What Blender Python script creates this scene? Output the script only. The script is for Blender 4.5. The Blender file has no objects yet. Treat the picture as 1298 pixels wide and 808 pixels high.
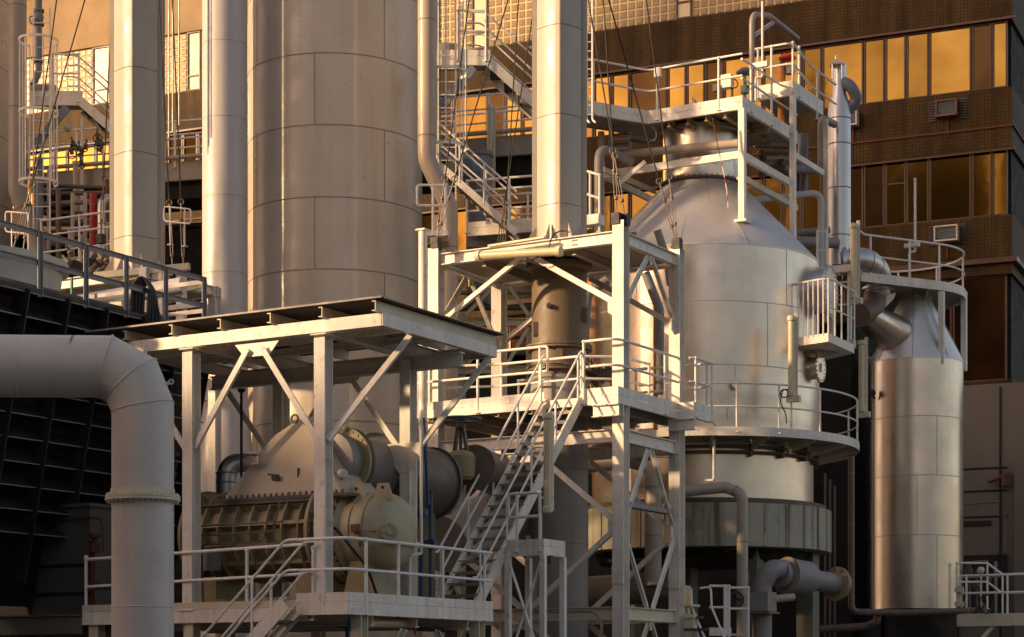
import bpy, bmesh, math, random
from mathutils import Vector, Matrix
random.seed(7)
S = bpy.context.scene
COL = S.collection
V = Vector
R = math.radians
F, HZ, CX, EYE = 2450.0, 860.0, 649.0, 1.7      # focal length, horizon row, centre column (photo pixels), eye height

# ------------------------------------------------------------------ placing
def P(px, py, D):
    return V(((px - CX) / F * D, D, EYE + (HZ - py) / F * D))
def G(px, D, z=0.0):
    return V(((px - CX) / F * D, D, z))
def Z(py, D):
    return EYE + (HZ - py) / F * D
def at(p, z):
    return V((p.x, p.y, z))
def along(p, d, px):
    k = (px - CX) / F
    t = (k * p.y - p.x) / (d.x - k * d.y)
    return p + d * t
TH = R(30.2)
A = V((math.cos(TH), -math.sin(TH), 0))           # plant axis to the right and nearer
B = V((math.sin(TH), math.cos(TH), 0))            # plant axis to the right and farther
UP = V((0, 0, 1))

# ------------------------------------------------------------------ meshes
class MB:
    def __init__(s): s.v = []; s.f = []
    def poly(s, pts, faces):
        n = len(s.v); s.v += [V(p) for p in pts]; s.f += [tuple(i + n for i in f) for f in faces]; return s
    def box(s, c, u, v, w, a, b, h):
        c = V(c); pts = []
        for k in (-.5, .5):
            for j, i in ((-.5, -.5), (-.5, .5), (.5, .5), (.5, -.5)):
                pts.append(c + u * (a * i) + v * (b * j) + w * (h * k))
        return s.poly(pts, [(0, 3, 2, 1), (4, 5, 6, 7), (0, 1, 5, 4), (1, 2, 6, 5), (2, 3, 7, 6), (3, 0, 4, 7)])
    def bar(s, p0, p1, w, h, up=UP, off=0.0):
        p0 = V(p0); p1 = V(p1); d = (p1 - p0); L = d.length
        if L < 1e-6: return s
        d /= L
        sd = d.cross(up)
        if sd.length < 1e-4: sd = d.cross(V((1, 0, 0)))
        sd.normalize(); uu = sd.cross(d).normalized()
        return s.box((p0 + p1) / 2 + uu * off, d, sd, uu, L, w, h)
    def ibeam(s, p0, p1, h, w, t=.018, up=UP):
        p0 = V(p0); p1 = V(p1); d = (p1 - p0).normalized()
        sd = d.cross(up)
        if sd.length < 1e-4: sd = d.cross(V((1, 0, 0)))
        sd.normalize(); uu = sd.cross(d).normalized()
        for k in (-1, 1):
            o = uu * (k * (h - t) / 2); s.bar(p0 + o, p1 + o, w, t, uu)
        s.bar(p0, p1, t * .8, h - 2 * t, uu); return s
    def channel(s, p0, p1, h, w, face, t=.014):
        # web stands on the side 'face' points to
        p0 = V(p0); p1 = V(p1); face = V(face).normalized()
        s.bar(p0, p1, t, h)
        for k in (-1, 1):
            o = UP * (k * (h - t) / 2) - face * (w / 2 + t / 2); s.bar(p0 + o, p1 + o, w, t)
        return s
    def tube(s, pts, r, n=10, closed=False, caps=True):
        pts = [V(p) for p in pts]; m = len(pts); rr = r if isinstance(r, (list, tuple)) else [r] * m
        dirs = [(pts[(i + 1) % m] - pts[i]).normalized() for i in range(m if closed else m - 1)]
        d0 = dirs[0]; ref = UP if abs(d0.z) < .9 else V((1, 0, 0))
        x = d0.cross(ref).normalized(); y = d0.cross(x).normalized()
        rings = []; ring = [pts[0] + (x * math.cos(2 * math.pi * k / n) + y * math.sin(2 * math.pi * k / n)) * rr[0] for k in range(n)]
        if closed:
            nb = (dirs[-1] + dirs[0]).normalized()
            ring = [q + d0 * (-(q - pts[0]).dot(nb) / d0.dot(nb)) for q in ring]
        rings.append(ring)
        for i in range(1, m):
            din = dirs[i - 1]; dout = dirs[i % len(dirs)] if (i < m - 1 or closed) else din
            nb = (din + dout)
            nb = nb.normalized() if nb.length > 1e-5 else din
            den = din.dot(nb)
            sc = rr[i] / rr[i - 1]; new = []
            for q in rings[-1]:
                o = q - pts[i - 1]; o = (o - din * o.dot(din)) * sc
                b = pts[i] + o
                new.append(b + din * (-(b - pts[i]).dot(nb) / den))
            rings.append(new)
        base = len(s.v)
        for rg in rings: s.v += rg
        for i in range(m if closed else m - 1):
            a = base + i * n; b = base + ((i + 1) % m) * n
            for k in range(n):
                k2 = (k + 1) % n; s.f.append((a + k, a + k2, b + k2, b + k))
        if not closed and caps:
            s.f.append(tuple(base + k for k in range(n))); s.f.append(tuple(base + (m - 1) * n + k for k in range(n)))
        return s
    def lathe(s, c, prof, n=64, axis=UP, a0=0.0, a1=2 * math.pi, cap=True):
        c = V(c); axis = V(axis).normalized()
        ref = V((1, 0, 0)) if abs(axis.x) < .9 else V((0, 1, 0))
        x = (ref - axis * ref.dot(axis)).normalized(); y = axis.cross(x)
        full = abs(a1 - a0 - 2 * math.pi) < 1e-6; cnt = n if full else n + 1
        base = len(s.v)
        for (r, h) in prof:
            for k in range(cnt):
                a = a0 + (a1 - a0) * k / n
                s.v.append(c + axis * h + (x * math.cos(a) + y * math.sin(a)) * r)
        for i in range(len(prof) - 1):
            for k in range(n):
                k2 = (k + 1) % cnt
                s.f.append((base + i * cnt + k, base + i * cnt + k2, base + (i + 1) * cnt + k2, base + (i + 1) * cnt + k))
        if full and cap:
            for i in (0, len(prof) - 1):
                if prof[i][0] > 1e-4: s.f.append(tuple(base + i * cnt + k for k in range(cnt)))
        return s
    def prism(s, pts, ext):
        pts = [V(p) for p in pts]; n = len(pts); ext = V(ext)
        return s.poly(pts + [p + ext for p in pts], [tuple(range(n)), tuple(range(2 * n - 1, n - 1, -1))] + [(i, (i + 1) % n, (i + 1) % n + n, i + n) for i in range(n)])
    def ring(s, c, R_, r, axis=UP, n=40, m=8, a0=0, a1=2 * math.pi):
        axis = V(axis).normalized(); ref = V((1, 0, 0)) if abs(axis.x) < .9 else V((0, 1, 0))
        x = (ref - axis * ref.dot(axis)).normalized(); y = axis.cross(x); c = V(c)
        full = abs(a1 - a0 - 2 * math.pi) < 1e-6
        k_ = n if full else n + 1
        return s.tube([c + (x * math.cos(a0 + (a1 - a0) * k / n) + y * math.sin(a0 + (a1 - a0) * k / n)) * R_ for k in range(k_)], r, m, closed=full)
    def bolts(s, c, R_, cnt, r, h, axis=UP, a0=0, a1=2 * math.pi):
        axis = V(axis).normalized(); ref = V((1, 0, 0)) if abs(axis.x) < .9 else V((0, 1, 0))
        x = (ref - axis * ref.dot(axis)).normalized(); y = axis.cross(x); c = V(c)
        for k in range(cnt):
            a = a0 + (a1 - a0) * k / cnt
            p = c + (x * math.cos(a) + y * math.sin(a)) * R_
            s.lathe(p, [(r, -h / 2), (r, h / 2)], 6, axis)
        return s

def fillet(pts, r, n=5, closed=False):
    pts = [V(p) for p in pts]; out = []; m = len(pts)
    for i, p in enumerate(pts):
        if not closed and (i == 0 or i == m - 1): out.append(p); continue
        a = pts[i - 1]; b = pts[(i + 1) % m]
        u = a - p; w = b - p; lu = u.length; lw = w.length
        if lu < 1e-6 or lw < 1e-6: continue
        u /= lu; w /= lw
        ang = u.angle(w)
        if ang > R(176): out.append(p); continue
        t = min(r / math.tan(ang / 2), lu * .45, lw * .45)
        p0 = p + u * t; p1 = p + w * t
        for k in range(n + 1):
            q = k / n
            out.append(p0 * (1 - q) ** 2 + p * 2 * q * (1 - q) + p1 * q * q)
    return out

def wloc(o):
    return o.location.copy() if o.parent is None else wloc(o.parent) + o.location
def obj(name, mb, mat, parent=None, smooth=True, ang=32, local=False, label=None):
    me = bpy.data.meshes.new(name)
    off = V((0, 0, 0)) if (parent is None or local) else wloc(parent)
    me.from_pydata([tuple(v - off) for v in mb.v], [], mb.f)
    bm = bmesh.new(); bm.from_mesh(me); bmesh.ops.recalc_face_normals(bm, faces=bm.faces); bm.to_mesh(me); bm.free()
    me.materials.append(mat)
    if smooth:
        me.polygons.foreach_set('use_smooth', [True] * len(me.polygons)); me.set_sharp_from_angle(angle=R(ang))
    me.update()
    o = bpy.data.objects.new(name, me); COL.objects.link(o)
    if parent: o.parent = parent
    if label: o['label'] = label
    return o
def thing(name, label, cat, loc=(0, 0, 0), group=None, rot=0):
    o = bpy.data.objects.new(name, None); COL.objects.link(o)
    o.location = V(loc); o.rotation_euler = (0, 0, rot); o.empty_display_size = .3
    o['label'] = label; o['category'] = cat
    if group: o['group'] = group
    return o
def tag(o, label, cat, group=None):
    o['label'] = label; o['category'] = cat
    if group: o['group'] = group
    return o
def struct(name, mb, mat):
    o = obj(name, mb, mat, None); o['kind'] = 'structure'; return o
def copy_tree(o, parent=None, shift=None, label=None):
    c = o.copy(); COL.objects.link(c); c.parent = parent
    if shift is not None: c.location = o.location + shift
    if label: c['label'] = label
    for ch in list(o.children): copy_tree(ch, c)
    return c

# ------------------------------------------------------------------ materials
def mat(name, col, rough=.5, metal=0.0, var=.12, dirt=None, dirt_amt=0.0, streak=0.0, streak_col=None, scale=1.0, bump=0.0, rough_var=.1, spec=.5, coat=0.0):
    m = bpy.data.materials.new(name); m.use_nodes = True
    nt = m.node_tree; N = nt.nodes; L = nt.links
    b = N['Principled BSDF']
    tc = N.new('ShaderNodeTexCoord'); co = tc.outputs['Object']
    n1 = N.new('ShaderNodeTexNoise'); n1.inputs['Scale'].default_value = 1.3 * scale; n1.inputs['Detail'].default_value = 6; n1.inputs['Roughness'].default_value = .62
    L.new(co, n1.inputs['Vector'])
    mr = N.new('ShaderNodeMapRange'); mr.inputs['From Min'].default_value = .3; mr.inputs['From Max'].default_value = .7
    mr.inputs['To Min'].default_value = 1 - var; mr.inputs['To Max'].default_value = 1 + var
    L.new(n1.outputs['Fac'], mr.inputs['Value'])
    mx = N.new('ShaderNodeMix'); mx.data_type = 'RGBA'; mx.blend_type = 'MULTIPLY'; mx.inputs[0].default_value = 1
    mx.inputs[6].default_value = (*col, 1); L.new(mr.outputs['Result'], mx.inputs[7])
    cur = mx.outputs[2]
    if streak:
        mp = N.new('ShaderNodeMapping'); mp.inputs['Scale'].default_value = (7 * scale, 7 * scale, .35 * scale); L.new(co, mp.inputs['Vector'])
        n2 = N.new('ShaderNodeTexNoise'); n2.inputs['Scale'].default_value = 1.0; n2.inputs['Detail'].default_value = 5; L.new(mp.outputs['Vector'], n2.inputs['Vector'])
        r2 = N.new('ShaderNodeMapRange'); r2.inputs['From Min'].default_value = .5; r2.inputs['From Max'].default_value = .72
        r2.inputs['To Min'].default_value = 0; r2.inputs['To Max'].default_value = streak; L.new(n2.outputs['Fac'], r2.inputs['Value'])
        m2 = N.new('ShaderNodeMix'); m2.data_type = 'RGBA'; L.new(r2.outputs['Result'], m2.inputs[0]); L.new(cur, m2.inputs[6])
        sc = streak_col or tuple(c * .55 for c in col); m2.inputs[7].default_value = (*sc, 1); cur = m2.outputs[2]
    if dirt_amt:
        n3 = N.new('ShaderNodeTexNoise'); n3.inputs['Scale'].default_value = 4.5 * scale; n3.inputs['Detail'].default_value = 9; n3.inputs['Roughness'].default_value = .7; L.new(co, n3.inputs['Vector'])
        r3 = N.new('ShaderNodeMapRange'); r3.inputs['From Min'].default_value = .56; r3.inputs['From Max'].default_value = .72
        r3.inputs['To Min'].default_value = 0; r3.inputs['To Max'].default_value = dirt_amt; L.new(n3.outputs['Fac'], r3.inputs['Value'])
        m3 = N.new('ShaderNodeMix'); m3.data_type = 'RGBA'; L.new(r3.outputs['Result'], m3.inputs[0]); L.new(cur, m3.inputs[6])
        m3.inputs[7].default_value = (*(dirt or (.16, .09, .045)), 1); cur = m3.outputs[2]
    L.new(cur, b.inputs['Base Color'])
    rr = N.new('ShaderNodeMapRange'); rr.inputs['From Min'].default_value = .3; rr.inputs['From Max'].default_value = .7
    rr.inputs['To Min'].default_value = max(.04, rough - rough_var); rr.inputs['To Max'].default_value = min(1, rough + rough_var)
    nr = N.new('ShaderNodeTexNoise'); nr.inputs['Scale'].default_value = 3.1 * scale; nr.inputs['Detail'].default_value = 5; L.new(co, nr.inputs['Vector'])
    L.new(nr.outputs['Fac'], rr.inputs['Value']); L.new(rr.outputs['Result'], b.inputs['Roughness'])
    b.inputs['Metallic'].default_value = metal
    b.inputs['Specular IOR Level'].default_value = spec
    if coat: b.inputs['Coat Weight'].default_value = coat; b.inputs['Coat Roughness'].default_value = .25
    if bump:
        nb = N.new('ShaderNodeTexNoise'); nb.inputs['Scale'].default_value = 2.2 * scale; nb.inputs['Detail'].default_value = 3; L.new(co, nb.inputs['Vector'])
        bp = N.new('ShaderNodeBump'); bp.inputs['Strength'].default_value = bump; bp.inputs['Distance'].default_value = .05
        L.new(nb.outputs['Fac'], bp.inputs['Height']); L.new(bp.outputs['Normal'], b.inputs['Normal'])
    return m

RUST = (.17, .075, .03)
M = {}
M['white'] = mat('white_steel_paint', (.82, .765, .68), .5, var=.12, dirt=(.30, .17, .08), dirt_amt=.55, streak=.34, streak_col=(.5, .42, .32), scale=1.4)
M['rail'] = mat('rail_paint', (.86, .82, .75), .42, var=.06, dirt=(.4, .3, .2), dirt_amt=.4, scale=2)
M['cream'] = mat('cream_steel_paint', (.66, .59, .44), .5, var=.09, dirt=RUST, dirt_amt=.3, streak=.25, scale=1.4)
M['soffit'] = mat('grey_deck_plate', (.36, .325, .27), .6, var=.12, dirt=(.16, .12, .08), dirt_amt=.4)
M['tread'] = mat('tread_paint', (.30, .26, .20), .6, var=.2, dirt=(.1, .08, .06), dirt_amt=.4)
M['grating'] = mat('dark_grating', (.07, .06, .055), .7, var=.2)
M['tank'] = mat('tank_paint', (.60, .525, .425), .36, metal=.12, bump=.04, var=.06, streak=.16, streak_col=(.30, .26, .21), dirt=(.28, .23, .17), dirt_amt=.2, scale=.7, spec=.4)
M['tankseam'] = mat('tank_weld_seam', (.33, .275, .21), .55, var=.2)
M['paleseam'] = mat('pale_weld_seam', (.45, .42, .40), .5, var=.2)
M['seam'] = mat('weld_seam', (.24, .20, .16), .55, var=.2)
M['stack'] = mat('stack_paint', (.50, .44, .365), .40, bump=.03, var=.06, streak=.2, streak_col=(.46, .40, .33), dirt=(.40, .31, .2), dirt_amt=.2)
M['pale'] = mat('pale_pipe_paint', (.62, .585, .57), .42, var=.04, streak=.12, scale=.8)
M['tanpipe'] = mat('tan_pipe_paint', (.44, .37, .30), .4, var=.07, streak=.15)
M['steel'] = mat('brushed_cladding', (.72, .64, .55), .32, metal=.95, var=.085, streak=.16, streak_col=(.47, .415, .35), bump=.03, rough_var=.05, scale=.6)
M['steel2'] = mat('bright_pipe_cladding', (.62, .60, .58), .36, metal=.9, var=.04, bump=.006, streak=.15, scale=1.2, rough_var=.06)
M['cone'] = mat('sky_toned_cone_cladding', (.66, .64, .63), .42, metal=.62, var=.06, dirt=(.5, .46, .42), dirt_amt=.1, streak=.2, streak_col=(.52, .49, .47), bump=.03, rough_var=.06, scale=.6)  # same cladding, paler and greyer to carry the sky its slope reflects
M['sheetseam'] = mat('cladding_seam', (.50, .46, .41), .5, metal=.6, var=.1)
M['machine'] = mat('machine_paint', (.33, .265, .145), .5, var=.14, dirt=(.10, .075, .045), dirt_amt=.5, streak=.25, scale=1.3)
M['machine_dark'] = mat('dark_machine_paint', (.10, .085, .07), .5, var=.2, dirt=RUST, dirt_amt=.3)
M['hood'] = mat('hood_paint', (.50, .425, .32), .55, var=.08, streak=.15)
M['flue'] = mat('flue_paint', (.17, .125, .08), .5, var=.12, dirt=(.13, .09, .05), dirt_amt=.45, streak=.35, streak_col=(.2, .15, .1))
M['flue_low'] = mat('grey_flue_paint', (.30, .28, .26), .5, var=.1, streak=.25)
M['louvre'] = mat('black_louvre', (.026, .025, .025), .6, var=.45, rough_var=.15)
M['greyrail'] = mat('grey_angle_iron', (.27, .245, .25), .55, var=.12, dirt=RUST, dirt_amt=.25)
M['cabinet'] = mat('cabinet_paint', (.13, .12, .095), .6, var=.15, streak=.3)
M['bluegrey'] = mat('blue_grey_paint', (.17, .20, .23), .45, var=.12)
M['blue'] = mat('blue_pipe_paint', (.03, .07, .15), .45, var=.15)
M['red'] = mat('red_pipe_paint', (.42, .03, .02), .45, var=.15)
M['oldred'] = mat('faded_red_paint', (.13, .028, .016), .6, var=.2)
M['orange'] = mat('orange_pipe_paint', (.55, .2, .04), .5, var=.15)
M['teal'] = mat('teal_plastic', (.03, .18, .15), .5)
M['black'] = mat('black_rubber', (.015, .014, .014), .55)
M['cable'] = mat('steel_cable', (.016, .013, .011), .7)
M['rust'] = mat('rusty_steel', (.16, .08, .045), .7, var=.3)
M['brownpipe'] = mat('brown_pipe_paint', (.16, .115, .085), .45, var=.15, streak=.2)
M['greypipe'] = mat('grey_pipe_paint', (.27, .25, .24), .45, var=.1, streak=.2)
M['lens'] = mat('lamp_diffuser', (.62, .53, .34), .25, var=.08, streak=.2)
M['voidshade'] = mat('void_shade_black', (.012, .010, .008), .8, var=.3)  # near-black colour put in for deep shade in voids; also used for joints
M['wall'] = mat('grey_render_wall', (.17, .145, .115), .8, var=.12, streak=.2, scale=.3)
M['annulus'] = mat('rust_streaked_paint', (.40, .375, .29), .55, var=.12, dirt=(.10, .065, .035), dirt_amt=.55, streak=.95, streak_col=(.085, .055, .035), scale=.62)
M['concrete2'] = mat('weathered_concrete', (.27, .19, .10), .85, var=.3, streak=.5, streak_col=(.16, .11, .06), dirt=(.12, .08, .05), dirt_amt=.4, scale=.5)
M['concrete'] = mat('pale_concrete', (.29, .20, .10), .8, var=.32, dirt=(.2, .13, .07), dirt_amt=.35, streak=.3, streak_col=(.28, .19, .1), scale=.35)
M['ground'] = mat('ground_concrete', (.10, .09, .08), .85, var=.25, scale=.3)
M['frame'] = mat('bronze_frame', (.085, .042, .02), .45, var=.2, scale=.6)
M['acwhite'] = mat('air_conditioner_casing', (.6, .52, .42), .5)
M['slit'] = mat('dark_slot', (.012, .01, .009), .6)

def tile_mat():
    m = bpy.data.materials.new('brown_mosaic_tile'); m.use_nodes = True; nt = m.node_tree; N = nt.nodes; L = nt.links; b = N['Principled BSDF']
    tc = N.new('ShaderNodeTexCoord'); sp = N.new('ShaderNodeSeparateXYZ'); L.new(tc.outputs['Object'], sp.inputs[0])
    ad = N.new('ShaderNodeMath'); ad.operation = 'ADD'; L.new(sp.outputs['X'], ad.inputs[0]); L.new(sp.outputs['Y'], ad.inputs[1])
    cb = N.new('ShaderNodeCombineXYZ'); L.new(ad.outputs[0], cb.inputs['X']); L.new(sp.outputs['Z'], cb.inputs['Y'])
    br = N.new('ShaderNodeTexBrick'); br.inputs['Scale'].default_value = 1; br.inputs['Brick Width'].default_value = .11; br.inputs['Row Height'].default_value = .11
    br.inputs['Mortar Size'].default_value = .011; br.offset = 0; br.inputs['Bias'].default_value = -.2
    br.inputs['Color1'].default_value = (.082, .049, .0145, 1); br.inputs['Color2'].default_value = (.06, .036, .0115, 1); br.inputs['Mortar'].default_value = (.035, .021, .009, 1)
    L.new(cb.outputs[0], br.inputs['Vector'])
    n1 = N.new('ShaderNodeTexNoise'); n1.inputs['Scale'].default_value = .45; n1.inputs['Detail'].default_value = 8; n1.inputs['Roughness'].default_value = .65; L.new(tc.outputs['Object'], n1.inputs['Vector'])
    r1 = N.new('ShaderNodeMapRange'); r1.inputs['From Min'].default_value = .3; r1.inputs['From Max'].default_value = .7; r1.inputs['To Min'].default_value = .55; r1.inputs['To Max'].default_value = 1.4; L.new(n1.outputs['Fac'], r1.inputs['Value'])
    mp = N.new('ShaderNodeMapping'); mp.inputs['Scale'].default_value = (2.2, 2.2, .12); L.new(tc.outputs['Object'], mp.inputs['Vector'])
    n2 = N.new('ShaderNodeTexNoise'); n2.inputs['Scale'].default_value = 1; n2.inputs['Detail'].default_value = 6; L.new(mp.outputs[0], n2.inputs['Vector'])
    r2 = N.new('ShaderNodeMapRange'); r2.inputs['From Min'].default_value = .35; r2.inputs['From Max'].default_value = .65; r2.inputs['To Min'].default_value = .65; r2.inputs['To Max'].default_value = 1.2; L.new(n2.outputs['Fac'], r2.inputs['Value'])
    mu = N.new('ShaderNodeMath'); mu.operation = 'MULTIPLY'; L.new(r1.outputs[0], mu.inputs[0]); L.new(r2.outputs[0], mu.inputs[1])
    mx = N.new('ShaderNodeMix'); mx.data_type = 'RGBA'; mx.blend_type = 'MULTIPLY'; mx.inputs[0].default_value = 1; L.new(br.outputs['Color'], mx.inputs[6]); L.new(mu.outputs[0], mx.inputs[7])
    L.new(mx.outputs[2], b.inputs['Base Color']); b.inputs['Roughness'].default_value = .6; b.inputs['Specular IOR Level'].default_value = .12
    return m
M['tile'] = tile_mat()

def glass_mat(name, col, rough=.1, ripple=.35, metal=1.0):
    m = bpy.data.materials.new(name); m.use_nodes = True; nt = m.node_tree; N = nt.nodes; L = nt.links; b = N['Principled BSDF']
    tc = N.new('ShaderNodeTexCoord')
    n = N.new('ShaderNodeTexNoise'); n.inputs['Scale'].default_value = .5; n.inputs['Detail'].default_value = 3; L.new(tc.outputs['Object'], n.inputs['Vector'])
    r = N.new('ShaderNodeMapRange'); r.inputs['From Min'].default_value = .25; r.inputs['From Max'].default_value = .75; r.inputs['To Min'].default_value = .55; r.inputs['To Max'].default_value = 1.25; L.new(n.outputs['Fac'], r.inputs['Value'])
    mx = N.new('ShaderNodeMix'); mx.data_type = 'RGBA'; mx.blend_type = 'MULTIPLY'; mx.inputs[0].default_value = 1; mx.inputs[6].default_value = (*col, 1); L.new(r.outputs[0], mx.inputs[7]); L.new(mx.outputs[2], b.inputs['Base Color'])
    b.inputs['Metallic'].default_value = metal; b.inputs['Roughness'].default_value = rough
    bp = N.new('ShaderNodeBump'); bp.inputs['Strength'].default_value = ripple; bp.inputs['Distance'].default_value = .03; 
    oi = N.new('ShaderNodeObjectInfo'); rm = N.new('ShaderNodeMapRange'); rm.inputs['To Min'].default_value = .62; rm.inputs['To Max'].default_value = 1.12; L.new(oi.outputs['Random'], rm.inputs['Value'])
    mv = N.new('ShaderNodeMath'); mv.operation = 'MULTIPLY'; L.new(r.outputs[0], mv.inputs[0]); L.new(rm.outputs[0], mv.inputs[1]); L.new(mv.outputs[0], mx.inputs[7])
    L.new(n.outputs['Fac'], bp.inputs['Height']); L.new(bp.outputs['Normal'], b.inputs['Normal'])
    return m
M['goldglass'] = glass_mat('gold_tinted_glass', (.37, .205, .042), .08)
M['darkglass'] = glass_mat('dark_bronze_glass', (.10, .055, .022), .15)
M['paleglass'] = mat('obscured_pane', (.72, .6, .38), .3, var=.06, scale=.5)
M['block'] = mat('glass_block', (.27, .18, .06), .25, var=.2, scale=6)
M['mortar'] = mat('glass_block_mortar', (.62, .47, .26), .7, var=.08)

def duct_mat():
    # pale duct paint with two rust runs below the crown of the horizontal run
    m = mat('pale_duct_paint', (.62, .555, .49), .46, var=.08, dirt=(.36, .30, .23), dirt_amt=.3, streak=.25, streak_col=(.46, .42, .38), scale=.9)
    nt = m.node_tree; N = nt.nodes; L = nt.links; b = N['Principled BSDF']
    src = b.inputs['Base Color'].links[0].from_socket
    tc = N.new('ShaderNodeTexCoord'); sp = N.new('ShaderNodeSeparateXYZ'); L.new(tc.outputs['Object'], sp.inputs[0])
    no = N.new('ShaderNodeTexNoise'); no.inputs['Scale'].default_value = 9; L.new(tc.outputs['Object'], no.inputs['Vector'])
    cur = src
    for (x0, w, zlow, amt) in DUCT_STAINS:
        su = N.new('ShaderNodeMath'); su.operation = 'SUBTRACT'; L.new(sp.outputs['X'], su.inputs[0]); su.inputs[1].default_value = x0
        ab = N.new('ShaderNodeMath'); ab.operation = 'ABSOLUTE'; L.new(su.outputs[0], ab.inputs[0])
        a = N.new('ShaderNodeMapRange'); a.inputs['From Min'].default_value = w; a.inputs['From Max'].default_value = 0; a.inputs['To Min'].default_value = 0; a.inputs['To Max'].default_value = 1.6; L.new(ab.outputs[0], a.inputs['Value'])
        c = N.new('ShaderNodeMapRange'); c.inputs['From Min'].default_value = zlow; c.inputs['From Max'].default_value = zlow + .25; L.new(sp.outputs['Z'], c.inputs['Value'])
        mu = N.new('ShaderNodeMath'); mu.operation = 'MULTIPLY'; L.new(a.outputs[0], mu.inputs[0]); L.new(c.outputs[0], mu.inputs[1])
        m2 = N.new('ShaderNodeMath'); m2.operation = 'MULTIPLY'; L.new(mu.outputs[0], m2.inputs[0]); L.new(no.outputs['Fac'], m2.inputs[1])
        m3 = N.new('ShaderNodeMath'); m3.operation = 'MULTIPLY'; m3.use_clamp = True; L.new(m2.outputs[0], m3.inputs[0]); m3.inputs[1].default_value = amt; no.inputs['Scale'].default_value = 14
        mx = N.new('ShaderNodeMix'); mx.data_type = 'RGBA'; L.new(m3.outputs[0], mx.inputs[0]); L.new(cur, mx.inputs[6]); mx.inputs[7].default_value = (.22, .11, .03, 1); cur = mx.outputs[2]
    L.new(cur, b.inputs['Base Color'])
    return m

# ------------------------------------------------------------------ repeated building helpers
def posts_on(path, spacing):
    pts = []
    for i in range(len(path) - 1):
        a, b = V(path[i]), V(path[i + 1]); n = max(1, round((b - a).length / spacing))
        for k in range(n + (1 if i == len(path) - 2 else 0)): pts.append(a.lerp(b, k / n))
    return pts
def railing(parent, path, h=1.1, spacing=1.3, mids=(.55,), r=.028, loop=(False, False), m=None, posts=None, fr=.14, drop=.12):
    m = m or M['rail']; path = [V(p) for p in path]
    top = [p + UP * h for p in path]; mid = [p + UP * (h * mids[0]) for p in path]
    if loop[0] or loop[1]:
        pth = list(top)
        def out(p, q): return p + (p - q).normalized() * .18
        if loop[1]: t2 = out(top[-1], top[-2]); m2 = out(mid[-1], mid[-2]); end = [t2, m2]
        else: end = []
        if loop[0]: t1 = out(top[0], top[1]); m1 = out(mid[0], mid[1]); st = [m1, t1]
        else: st = []
        if loop[0] and loop[1]:
            seq = st[1:] + top + end + mid[::-1] + [st[0]]
            obj('guard_rail', MB().tube(fillet(seq, fr, 5, True), r, 8, True), m, parent)
        elif loop[1]:
            obj('guard_rail', MB().tube(fillet(top + end + mid[::-1], fr), r, 8), m, parent)
        else:
            obj('guard_rail', MB().tube(fillet(mid[::-1] + st + top, fr), r, 8), m, parent)
    else:
        obj('top_rail', MB().tube(fillet(top, fr), r, 8), m, parent)
        obj('mid_rail', MB().tube(fillet(mid, fr), r * .9, 8), m, parent)
    for q in mids[1:]:
        obj('mid_rail', MB().tube(fillet([p + UP * (h * q) for p in path], fr), r * .9, 8), m, parent)
    for p in (posts if posts is not None else posts_on(path, spacing)):
        p = V(p)
        b = MB().tube([p - UP * drop, p + UP * (h - .005)], r, 8)
        b.lathe(p + UP * h, [(0.001, r * 1.35), (r * 1.1, r * 1.0), (r * 1.5, 0), (r * 1.1, -r), (0.001, -r * 1.35)], 8)
        b.box(p - UP * (drop - .01), A, B, UP, .1, .1, .02)
        obj('post', b, m, parent)
def toe(parent, path, zlo, zhi, inward=0, m=None, joints=.9, t=.014, name='toe_plate'):
    b = MB(); path = [V(p) for p in path]
    for i in range(len(path) - 1):
        p, q = path[i], path[i + 1]; L = (q - p).length
        mid = (zlo + zhi) / 2
        b.bar(at(p, mid), at(q, mid), t, zhi - zlo)
        d = (q - p).normalized(); n = V((d.y, -d.x, 0))
        k = joints * .5
        while k < L:
            c = p + d * k
            for sgn in (-1, 1):
                b.box(at(c + n * (sgn * (t / 2 + .004)), mid), d, n, UP, .035, .008, (zhi - zlo) * .92)
            k += joints
    return obj(name, b, m or M['white'], parent)
def deck(parent, poly, z, t=.04, m=None, name='deck'):
    return obj(name, MB().prism([at(V(p), z - t) for p in poly], (0, 0, t)), m or M['soffit'], parent)
def edge_channels(parent, path, z0, z1, m=None, name='edge_channel'):
    b = MB()
    for i in range(len(path) - 1):
        p, q = V(path[i]), V(path[i + 1]); d = (q - p).normalized(); n = V((d.y, -d.x, 0))
        zc = (z0 + z1) / 2
        b.channel(at(p, zc), at(q, zc), z1 - z0, .07, n)
    return obj(name, b, m or M['white'], parent)
def sweep_pipe(name, pts, r, m, label=None, cat=None, parent=None, fr=None, n=20, bands=0, bm_=None, seam=None):
    path = fillet(pts, fr if fr is not None else r * 2.2, 7)
    if parent is None:
        o = obj(name, MB().tube(path, r, n), m); tag(o, label, cat or 'pipe')
    else:
        o = obj(name, MB().tube(path, r, n), m, parent)
    if bands:
        b = MB(); tot = 0
        acc = 0
        for i in range(len(path) - 1):
            a, c = path[i], path[i + 1]; L = (c - a).length; d = (c - a).normalized()
            while acc < L:
                q = a + d * acc; b.lathe(q, [(r * 1.005, -.012), (r + .006, -.012), (r + .006, .012), (r * 1.005, .012)], n, d, cap=False); acc += bands
            acc -= L
        obj('band', b, bm_ or M['seam'], o if parent is None else parent)
    return o
def seam_rings(c, r, zs, n=96, w=.03, h=.006):
    b = MB()
    for z in zs: b.lathe(at(c, z), [(r - .01, -w / 2), (r + h, -w / 2), (r + h, w / 2), (r - .01, w / 2)], n, cap=False)
    return b
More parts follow.
